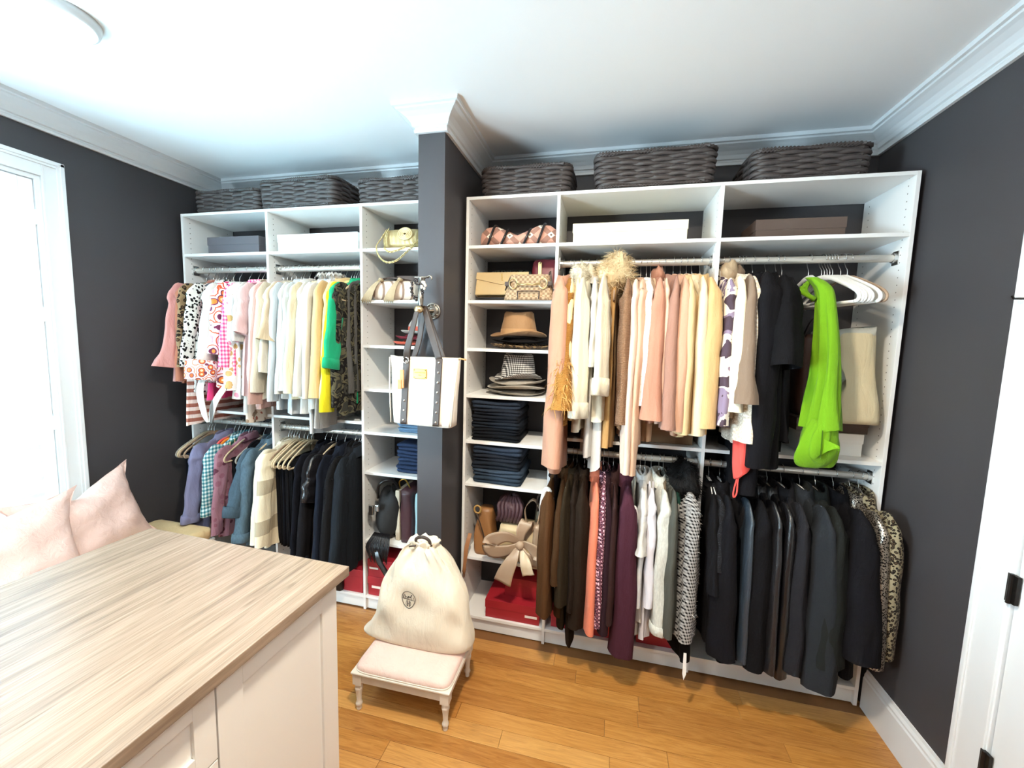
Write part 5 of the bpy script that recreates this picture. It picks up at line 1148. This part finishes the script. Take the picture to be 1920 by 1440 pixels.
ribbon('bow_loop', [(.03, -.10, .13), (-.05, -.15, .17), (-.125, -.155, .135), (-.12, -.14, .075), (-.04, -.13, .085), (.03, -.11, .12)], (.016, .035, .045, .045, .035, .016), M_SAT, sb, .003, side=(.25, -.2, 1), n=26)
ribbon('bow_loop', [(.03, -.10, .12), (.09, -.15, .13), (.145, -.15, .09), (.135, -.13, .045), (.08, -.13, .06), (.03, -.11, .11)], (.016, .034, .042, .042, .032, .016), M_SAT, sb, .003, side=(-.2, -.2, 1), n=26)
ribbon('bow_tail', [(.02, -.115, .11), (-.005, -.165, .05), (-.035, -.17, -.02), (-.055, -.165, -.085)], (.014, .034, .044, .05), M_SAT, sb, .0025, side=(1, -.1, .25), n=16, wav=.002)
ribbon('bow_tail', [(.035, -.11, .11), (.07, -.16, .04), (.09, -.165, -.02)], (.014, .03, .034), plain('ivory_satin', '#d6c3a6', .35), sb, .0025, side=(1, -.1, -.3), n=14, wav=.003)
ribbon('bow_loop', [(.03, -.105, .13), (.035, -.12, .20), (.06, -.10, .245), (.065, -.08, .20), (.04, -.09, .14)], (.016, .03, .036, .03, .016), M_SAT, sb, .0025, side=(1, .2, 0), n=20)
MB().ball((.03, -.125, .12), (.024, .02, .024), 12, 8).build('bow_knot', M_SAT, sb, smooth=True)
ribbon('shoulder_strap', [(.05, -.02, .18), (.03, -.0, .28), (.075, .02, .33), (.12, .0, .27), (.125, -.03, .18)], (.012, .012, .014, .012, .012), M_SAT, sb, .002, side=(0, 1, .1), n=24)
ps = empty('purple_scarf', (.095, .13, ZB+.19), 0, 'crumpled dusky purple scarf lying on the satin bow bag', 'scarf')
rg = np.random.default_rng(12); pm = MB(); M_PUR = fabric('dusky_purple', '#4a2f36', rough=.55)
pm.rings(lump((0, 0, .07), (.075, .07, .075), rg, 28, 18, .16), True, True)
for k in range(7): pm.tube(catmull([(-.07+.02*k, -.06, .015), (-.05+.02*k, -.078, .06), (-.06+.022*k, -.06, .11), (-.03+.012*k, -.02, .145)], 12), .011, 7)
pm.build('gathered_cloth', M_PUR, ps, smooth=True)
ob = softslab('olive_bag', (.272, .16, ZB+.0005), .035, .08, .29, plain('olive_leather', '#3d3a2a', .5, bump=.1), 'olive leather bag squeezed against the divider in the lower bag cubby', seed=11)
MB().tube(catmull([(-.02, -.05, .27), (-.015, -.06, .36), (.02, -.04, .36), (.025, -.03, .27)], 16), .006, 6).build('handle', M_DBR, ob, smooth=True)
st_ = empty('taupe_bag', (.265, .045, ZB+.0005), 0, 'taupe soft bag with thin strap at the right of the satin bow', 'bag')
MB().rings([[(x*(1+.0*t), y, .22*t) for x, y in [(.04*(1-.45*t)*math.cos(a)+.004*math.sin(3*a+4*t), .06*(1-.5*t)*math.sin(a)) for a in np.linspace(0, 2*PI, 20, endpoint=False)]] for t in np.linspace(0, 1, 10)], True, True).build('bag_body', M_SAT, st_, smooth=True)
MB().tube(catmull([(0, 0, .21), (.012, 0, .28), (.03, 0, .32)], 10), .004, 6).build('strap', M_SAT, st_, smooth=True)
# left unit, third bay
gb = softslab('gold_bag', (-.565, .10, S1+.0005), .125, .075, .118, plain('gold_leather', '#b8a372', .4, .35, var=.1, bump=.25), 'pale gold pleated bag with chain in the top cubby by the wall end', seed=13, ridge=.0025)
rm = MB()
for r_ in (.042, .032, .022, .012): rm.tube([(.035+r_*math.cos(a), -.078-.004*(.045-r_)*10, .078+r_*.72*math.sin(a)) for a in np.linspace(0, 2*PI, 22, endpoint=False)], .0055, 6, closed=True)
rm.build('rosette', plain('gold_leather_light', '#cdb988', .38, .35, bump=.2), gb, smooth=True)
def chain(parent, path, n, R=.0085, r=.0022, mat=None, name='chain'):
    P = catmull(path, n); m_ = MB()
    for i in range(n-1):
        t = P[i+1]-P[i]; t /= np.linalg.norm(t); s_ = np.cross(t, (0, 1, 0)); s_ /= np.linalg.norm(s_)+1e-9; q = np.cross(t, s_); s2 = s_ if i % 2 else q; s2 = s2*.7+(q if i % 2 else s_)*.4
        c = (P[i]+P[i+1])/2; m_.tube([c+t*R*math.cos(a)+s2*R*.62*math.sin(a) for a in np.linspace(0, 2*PI, 10, endpoint=False)], r, 5, closed=True)
    o = m_.build(name, mat or M_GOLD, parent, smooth=True); o['kind'] = 'stuff'; return o
chain(gb, [(-.10, -.04, .115), (-.118, -.07, .06), (-.128, -.105, .004), (-.105, -.112, -.05), (-.06, -.114, -.082), (.0, -.114, -.075), (.06, -.112, -.03), (.11, -.10, .02), (.14, -.09, .05)], 48)
chain(gb, [(-.075, -.06, .115), (-.08, -.085, .07), (-.082, -.09, .02), (-.075, -.11, -.006), (-.04, -.112, -.026), (.01, -.112, -.016), (.05, -.11, -.002)], 30)
Z2L = Z2
tc = softslab('tartan_bag', (-.605, .085, Z2L+.0005), .15, .085, .115, fabric('beige_tartan', '#d8c6b4', 'vstripe', '#8d7463', '#888888', .55), 'small beige tartan bag with leather tassels left of the wall end', seed=14)
M_TAS = plain('tassel_beige', '#b39f7e', .6, var=.2, sc=30)
for x0, x1 in ((-.075, -.145), (.045, -.005)):
    fm = MB()
    for k in range(16):
        o_ = -.022+.044*k/15; fm.tube(catmull([(x0+o_*.3, -.075, .112), (x0+(x1-x0)*.35+o_*.7, -.10, .075), (x0+(x1-x0)*.8+o_*1.2, -.108, .02), (x1+o_*1.4, -.104, -.008-.006*(k % 3))], 7), .0026, 4)
    MB().tube([(x0, -.05, .112), (x0, -.076, .114)], .012, 8).build('tassel_cap', M_TAS, tc, smooth=True)
    t_ = fm.build('tassel', M_TAS, tc, smooth=True); t_['kind'] = 'stuff'
tp = MB(); tp.tube(catmull([(-.13, -.02, .105), (-.05, -.04, .128), (.04, -.04, .122), (.12, -.02, .105)], 14), .006, 6); tp.build('zip_edge', M_DBR, tc, smooth=True)
lidbox(-.69, -.55, .22, .33, Z2L, .17, plain('taupe_board', '#7c6e68', .55), .04, 'upright taupe box behind the tartan bag')
lidbox(-.398, -.345, .05, .33, Z2L, .22, M_WHB, .03, 'upright white box against the wall end beside the tartan bag')
# bags in the lower cubby of the left unit
def black_heap():
    g = empty('black_bag', (-.66, .10, ZB+.0005), 0, 'soft black bag with shiny buckles in the cubby left of the wall end', 'bag')
    rg = np.random.default_rng(21); MB().rings([[(x, y, max(0.0, z)) for x, y, z in r] for r in lump((0, 0, .15), (.085, .10, .16), rg, 28, 18, .10)], True, True).build('bag_body', plain('black_suede', '#161516', .7, bump=.3), g, smooth=True)
    MB().tube(catmull([(-.06, -.06, .26), (-.03, -.09, .36), (.04, -.06, .38), (.06, 0, .28)], 18), .009, 6).build('handle', M_BLKP, g, smooth=True)
    MB().box(-.09, -.06, -.115, -.10, .17, .23, .004).box(-.045, -.02, -.12, -.105, .20, .24, .004).build('buckle', M_CHROME, g)
    tm = MB()
    for k in range(26): tm.tube(catmull([(-.06+.004*k, -.10, .06), (-.085+.006*k, -.15-.001*(k % 4), .0), (-.07+.005*k, -.155, -.05-.012*(k % 5))], 6), .0032, 4)
    t_ = tm.build('fringe', M_BLKP, g, smooth=True); t_['kind'] = 'stuff'; 
    ribbon('strap_end', [(-.03, -.13, .02), (-.0, -.165, -.06), (.05, -.165, -.14), (.09, -.16, -.2)], (.012, .016, .018, .018), M_BLKP, g, .003, n=12)
black_heap()
wt = softbag('tote_bag', (-.535, .15, ZB+.0005), .045, .11, .32, plain('burgundy_leather', '#3f2126', .45, bump=.1), 'burgundy and cream tote standing beside the soft black bag', seed=23, taper=1.0, bulge=.03)
MB().box(-.075, -.046, -.10, .10, .0, .315, .006).build('side_panel', plain('stone_leather', '#cbbda6', .5), wt); MB().tube(catmull([(-.06, -.06, .31), (-.065, -.065, .36), (-.03, -.06, .375), (.0, -.05, .32)], 14), .0045, 6).build('handle', M_BRASS, wt, smooth=True)
softbag('pale_blue_tote', (-.425, .13, ZB+.0005), .055, .10, .30, plain('pale_blue_leather', '#b7dbe0', .45, bump=.08), 'pale blue tote half hidden behind the dark wall end', seed=24, taper=1.05, bulge=.02)
bt = softbag('boot', (-.99, .06, .0915), .04, .07, .20, M_BLKP, 'black boot on the bottom shelf above the island corner', seed=25, taper=1.0, cat='boot', part='boot_shaft')

# ------------------------------------------------------------------ hook on the wall end with the studded tote
kn = empty('wall_hook', (-.252, CY0, 1.815), 0, 'ornate pewter hook with round rosette on the dark wall end', 'hook')
M_PEW = plain('pewter', '#8d857b', .35, .9, var=.15); M_CHAMP = plain('champagne_metal', '#c9b189', .32, .85, var=.08)
rs = MB()
for r_, t_, y in ((.036, .005, -.006), (.022, .0035, -.008)): rs.tube([(.012+r_*math.cos(a), y, r_*math.sin(a)) for a in np.linspace(0, 2*PI, 28, endpoint=False)], t_, 8, closed=True)
for k in range(10): a = 2*PI*k/10; rs.tube([(.012+.022*math.cos(a), -.007, .022*math.sin(a)), (.012+.034*math.cos(a), -.007, .034*math.sin(a))], .003, 6)
rs.lathe([(0.001, 0)], 6); rs.build('rosette', M_PEW, kn, smooth=True)
MB().lathe([(.034, 0), (.034, .004), (.02, .008)], 26).build('back_plate', M_PEW, kn, (.012, -.0005, 0), (PI/2, 0, 0), True)
MB().tube([(.012, -.004, 0), (.0, -.05, -.004), (-.012, -.085, .0)], .009, 8).build('arm', M_PEW, kn, smooth=True)
MB().ball((-.018, -.095, 0), (.022, .02, .018), 16, 10).build('knob', M_CHAMP, kn, smooth=True)
up_ = MB().tube(catmull([(-.012, -.082, .012), (-.016, -.08, .05), (-.018, -.075, .09), (-.016, -.07, .13), (-.014, -.068, .152)], 16), [.010, .010, .011, .013, .014, .014, .013, .011, .010, .010, .011, .012, .013, .014, .016, .018], 10)
up_.box(-.048, .014, -.082, -.056, .148, .154, .002); up_.tube(catmull([(.012, -.069, .152), (.026, -.069, .158), (.034, -.069, .148), (.032, -.069, .140)], 10), .0045, 6); up_.build('finial', M_PEW, kn, smooth=True)
be = empty('bead_bracelet', (-.27, CY0-.083, 1.815+.09), 0, 'clustered bead bracelets slung over the pewter hook', 'bracelet')
bm1 = MB(); rg = np.random.default_rng(31)
for k in range(34):
    a = 2*PI*k/17; bm1.ball((-.012+.028*math.cos(a)+rg.normal(0, .003), -.012*math.sin(a)-.008, .0+.028*math.sin(a)*(1 if k < 17 else 1.6)+rg.normal(0, .003)), .0062, 8, 6)
o = bm1.build('bead', plain('smoky_bead', '#3b3636', .15, .4), be, smooth=True)
bm2 = MB()
for k in range(9): bm2.ball((.02+rg.uniform(-.012, .02), -.016, .018+rg.uniform(-.015, .018)), .0068, 8, 6)
bm2.build('pearl', plain('pearl', '#d9d3c8', .2, .2), be, smooth=True)
# tote
tt = empty('studded_tote', (-.250, -.303, 1.27), 0, 'white canvas tote with dark studded straps hanging from the wall hook', 'bag')
M_TOTE = fabric('white_canvas', '#ece5d9'); M_STR = plain('chocolate_leather', '#40352f', .5, var=.08, bump=.1); M_STUD = plain('silver_stud', '#cfcac2', .2, 1)
def tote_half(z): t = z/.32; return (.152+.026*t, .058-.034*t)
rr = []
for t in np.linspace(0, 1, 14):
    z = .32*t; w_, d_ = tote_half(z); row = []
    for q in range(44):
        a = 2*PI*q/44; c, s_ = math.cos(a), math.sin(a); row.append((w_*math.copysign(abs(c)**.35, c), d_*math.copysign(abs(s_)**.45, s_)+.003*math.sin(4*a+9*t), z+.006*(abs(c)**3)*(1 if t == 1 else 0)-.004*math.sin(2*c)*(t == 0)))
    rr.append(row)
MB().rings(rr, True, True).build('bag_body', M_TOTE, tt, smooth=True)
for sx in (-.172, .172): MB().tube([(sx*.90, -.05, .004), (sx*.96, -.042, .16), (sx*1.02, -.022, .318)], .0035, 6).build('side_seam', fabric('seam_canvas', '#ddd4c4'), tt, smooth=True)
for sx in (-.082, .084):
    pth = [(sx-.006*np.sign(sx)*0, -tote_half(z)[1]-.0045, z) for z in np.linspace(.002, .318, 12)]
    sb_ = ribbon('strap_band', pth, (.0165, .0165), M_STR, tt, .0022, n=20)
    for z in np.linspace(.022, .30, 7):
        if sx < 0 and z > .15 and z < .30: continue
        MB().ball((sx, -tote_half(z)[1]-.008, z), (.0058, .004, .0058), 10, 6).build('stud', M_STUD, sb_, smooth=True)
ribbon('handle', [(-.080, -.032, .312), (-.068, -.05, .36), (-.040, -.055, .45), (-.022, -.040, .545), (-.012, -.022, .563), (.0, -.012, .545), (.03, -.02, .46), (.058, -.028, .39), (.084, -.028, .312)], (.0165, .016, .013, .011, .011, .012, .016, .0165, .0165), M_STR, tt, .0025, side=lambda t: (1, .0, .3 if t < .5 else -.3), n=40)
ribbon('handle', [(-.078, .028, .312), (-.05, .035, .40), (-.018, .02, .54), (-.010, .01, .557), (.0, .015, .54), (.045, .035, .40), (.082, .028, .312)], (.014, .013, .011, .011, .011, .013, .014), M_STR, tt, .0025, side=(1, 0, .2), n=34)
MB().tube([(-.083+.014*math.cos(a), -.036, .306+.014*math.sin(a)) for a in np.linspace(0, 2*PI, 16, endpoint=False)], .003, 6, closed=True).build('buckle_ring', M_STUD, tt, smooth=True)
MB().box(-.098, -.078, -.068, -.060, .175, .262, .003).box(-.108, -.088, -.071, -.063, .17, .215, .003).build('luggage_tag', plain('vachetta', '#c08a52', .5), tt)
pt = MB().box(-.041, .027, -.044, -.036, .222, .268, .002).build('name_plate', M_BRASS, tt)
letters('LOUIS VUITTON', .0072, (-.007, -.0447, .250), M_STR, pt, 'plate_lettering', ext=.0002); letters('PARIS', .0058, (-.007, -.0447, .238), M_STR, pt, 'plate_lettering', ext=.0002)
for x in (-.035, .021):
    for z in (.228, .262): MB().ball((x, -.045, z), (.003, .002, .003), 8, 5).build('rivet', M_STR, pt, smooth=True)
MB().tube(catmull([(.165, -.012, .318), (.19, -.014, .321), (.212, -.014, .316)], 8), .004, 6).build('zip_pull', plain('vachetta', '#c08a52', .5), tt, smooth=True)

# ------------------------------------------------------------------ footstool and dust bag
SC = (-.213, -.462)
fs = empty('footstool', (SC[0], SC[1], 0), .012, 'small cream footstool with turned legs and blush seat', 'footstool')
M_PAINT = plain('antique_cream_paint', '#e0d5c6', .5, var=.12, sc=25, bump=.1); M_SEAT = fabric('blush_linen', '#e5c8bc')
lw, ld = .208, .146
prof = [(.006, 0), (.0105, .002), (.0115, .008), (.0085, .014), (.0125, .020), (.0155, .030), (.0125, .038), (.0105, .046), (.0125, .075), (.0155, .098), (.0175, .104), (.0175, .112), (.013, .118), (.019, .126), (.019, .134)]
for sx in (-1, 1):
    for sy in (-1, 1):
        l = MB().lathe(prof, 16, (sx*lw, sy*ld, 0)); l.box(sx*lw-.02, sx*lw+.02, sy*ld-.02, sy*ld+.02, .132, .186, .002); o = l.build('leg', M_PAINT, fs, smooth=False)
        o.data.polygons.foreach_set('use_smooth', [i < 15*16+2 for i in range(len(o.data.polygons))])
ap = MB(); ap.box(-lw, lw, -ld-.014, -ld+.004, .142, .186, .002).box(-lw, lw, ld-.004, ld+.014, .142, .186, .002).box(-lw-.014, -lw+.004, -ld, ld, .142, .186, .002).box(lw-.004, lw+.014, -ld, ld, .142, .186, .002)
ap.build('apron', M_PAINT, fs); MB().box(-lw-.026, lw+.026, -ld-.026, ld+.026, .184, .194, .004).build('seat_moulding', M_PAINT, fs)
cu_ = []
for (k, z) in ((1.0, .193), (1.005, .203), (.985, .214), (.93, .224), (.8, .231), (.55, .236), (.25, .2385), (.02, .239)):
    row = []
    for q in range(48):
        a = 2*PI*q/48; c, s_ = math.cos(a), math.sin(a); ex = .22 if k > .9 else .35; row.append(((lw+.018)*k*math.copysign(abs(c)**ex, c), (ld+.018)*k*math.copysign(abs(s_)**ex, s_), z))
    cu_.append(row)
MB().rings(cu_, True, True).build('seat_pad', M_SEAT, fs, smooth=True)
MB().tube([(x*1.005, y*1.005, .197) for x, y, z in cu_[0]], .0035, 6, closed=True).build('piping', M_PAINT, fs, smooth=True)

DB = (-.225, -.405, .239)
db = empty('dust_bag', DB, 0, 'cream drawstring dust bag with a printed oval emblem on the footstool', 'bag')
M_DUST = fabric('dust_cotton', '#e9dfcb')
zs = [0, .006, .02, .05, .1, .16, .22, .28, .33, .37, .40, .425, .445, .458]
wsL = [.286, .288, .272, .248, .225, .212, .198, .180, .158, .135, .115, .10, .085, .06]; wsR = [.268, .270, .272, .270, .262, .252, .238, .215, .185, .155, .128, .105, .085, .06]
dsF = [.080, .084, .090, .096, .100, .100, .098, .092, .084, .075, .066, .058, .05, .035]; ydr = [0, 0, 0, .002, .006, .01, .014, .018, .022, .024, .025, .026, .026, .026]
def bag_pt(x_u, a, i): pass
def dust_row(t):
    zz = np.interp(t, range(len(zs)), zs); L_, R_, d_, yd = (np.interp(t, range(len(zs)), q) for q in (wsL, wsR, dsF, ydr)); row = []
    for q in range(72):
        a = 2*PI*q/72; c, s_ = math.cos(a), math.sin(a); w_ = R_ if c > 0 else L_; g_ = max(0, (zz-.36)/.1)
        wr = .006*math.sin(3*a+zz*30)+.005*math.sin(5*a-zz*22+1)+.004*math.sin(8*a+zz*11)
        x = w_*math.copysign(abs(c)**.75, c)+.35*wr; y = yd+d_*math.copysign(abs(s_)**.7, s_)+wr*min(1, zz*8)+.012*g_*math.sin(13*a)
        row.append((x+.05*g_*0+.018*max(0, zz-.2), y, zz+.012*g_*math.sin(7*a)-(.03*(c+.2) if zz < .03 else .03*(c+.2)*max(0, 1-zz*4))*.0+.0))
    return row
rr = [dust_row(t) for t in np.linspace(0, len(zs)-1, 40)]
MB().rings(rr, True, True).build('bag_body', M_DUST, db, smooth=True)
gt = MB(); rows = []
for k, (f, z) in enumerate(((1.0, .448), (1.05, .462), (1.25, .478), (1.15, .486), (.8, .476), (.5, .462))):
    rows.append([(.012+.062*f*math.cos(a)*(1+.08*math.sin(9*a)), .026+.037*f*math.sin(a)*(1+.14*math.sin(11*a)), z+.006*math.sin(8*a)) for a in np.linspace(0, 2*PI, 60, endpoint=False)])
gt.rings(rows, False, True).build('gathered_neck', M_DUST, db, smooth=True)
MB().tube(catmull([(-.02, .0, .468), (-.012, -.01, .50), (.02, -.012, .512), (.048, -.008, .50), (.058, .0, .47)], 20), .0075, 8).build('dark_handle', M_STR, db, smooth=True)
MB().tube(catmull([(-.045, -.015, .458), (-.03, -.024, .466), (-.01, -.02, .470)], 8), .004, 6).build('drawstring', M_STR, db, smooth=True)
# printed emblem (flat print on the front of the bag)
RB = np.array([p for r in rr for p in r]); front = RB[RB[:, 1] < .0]
def fy(x, z):
    d = (front[:, 0]-x)**2+(front[:, 2]-z)**2; i = np.argsort(d)[:5]; wgt = 1/(d[i]+1e-6); return float((front[i, 1]*wgt).sum()/wgt.sum())-.0022
M_INK = plain('print_ink', '#33302f', .8, var=.02)
ex, ez, es = -.018, .232, .034
em = MB()
def stroke(pts, w_, closed=False):
    P = [np.array(p, float) for p in pts]; n = len(P); L_ = []; R_ = []
    for i in range(n):
        t = P[(i+1) % n]-P[i-1] if closed else P[min(i+1, n-1)]-P[max(i-1, 0)]; t = t/np.linalg.norm(t); nn = np.array([-t[1], t[0]])*w_/2; L_.append(P[i]+nn); R_.append(P[i]-nn)
    if closed: L_.append(L_[0]); R_.append(R_[0])
    to = lambda q: (ex+es*q[0], fy(ex+es*q[0], ez+es*q[1]), ez+es*q[1])
    em.rings([[to(a), to(b)] for a, b in zip(L_, R_)], closed=False)
stroke([(1.0*math.cos(a)*(1-.10*max(0, -math.sin(a))), .22+1.05*math.sin(a)-.35*max(0, -math.sin(a))**2) for a in np.linspace(0, 2*PI, 40, endpoint=False)], .085, True)
stroke([(-.92, .16), (-.3, .10), (.3, .04), (.9, -.02)], .075)
stroke([(-.15, .30), (-.05, .48), (.25, .44), (.34, .50)], .16); stroke([(.30, .46), (.40, .62), (.46, .84), (.56, .78)], .12); stroke([(-.12, .40), (-.18, .12)], .07); stroke([(.02, .40), (.0, .10)], .06); stroke([(.34, .44), (.42, .06)], .07)
stroke([(-.62+.15*math.cos(a), .33+.17*math.sin(a)) for a in np.linspace(0, 2*PI, 14, endpoint=False)], .06, True); stroke([(-.72, .62), (-.55, .72), (-.40, .42), (-.2, .34)], .08); stroke([(.66, .14), (.72, .48)], .06); stroke([(-.86, .2), (-.78, .6)], .05)
stroke([(-.17, .0), (-.17, -.18)], .05); stroke([(.08, .0), (.08, -.18)], .05)
for x in (-.16, .10): stroke([(x, -.22), (x, -.92)], .12)
stroke([(-.14, -.56), (.10, -.56)], .09); stroke([(-.22+.16*math.cos(a), -.50+.36*math.sin(a)) for a in np.linspace(PI*.5, PI*1.5, 10)], .06); stroke([(.12+.17*math.cos(a), -.56+.36*math.sin(a)) for a in np.linspace(-PI*.5, PI*.5, 10)], .06)
em.build('printed_emblem', M_INK, db)
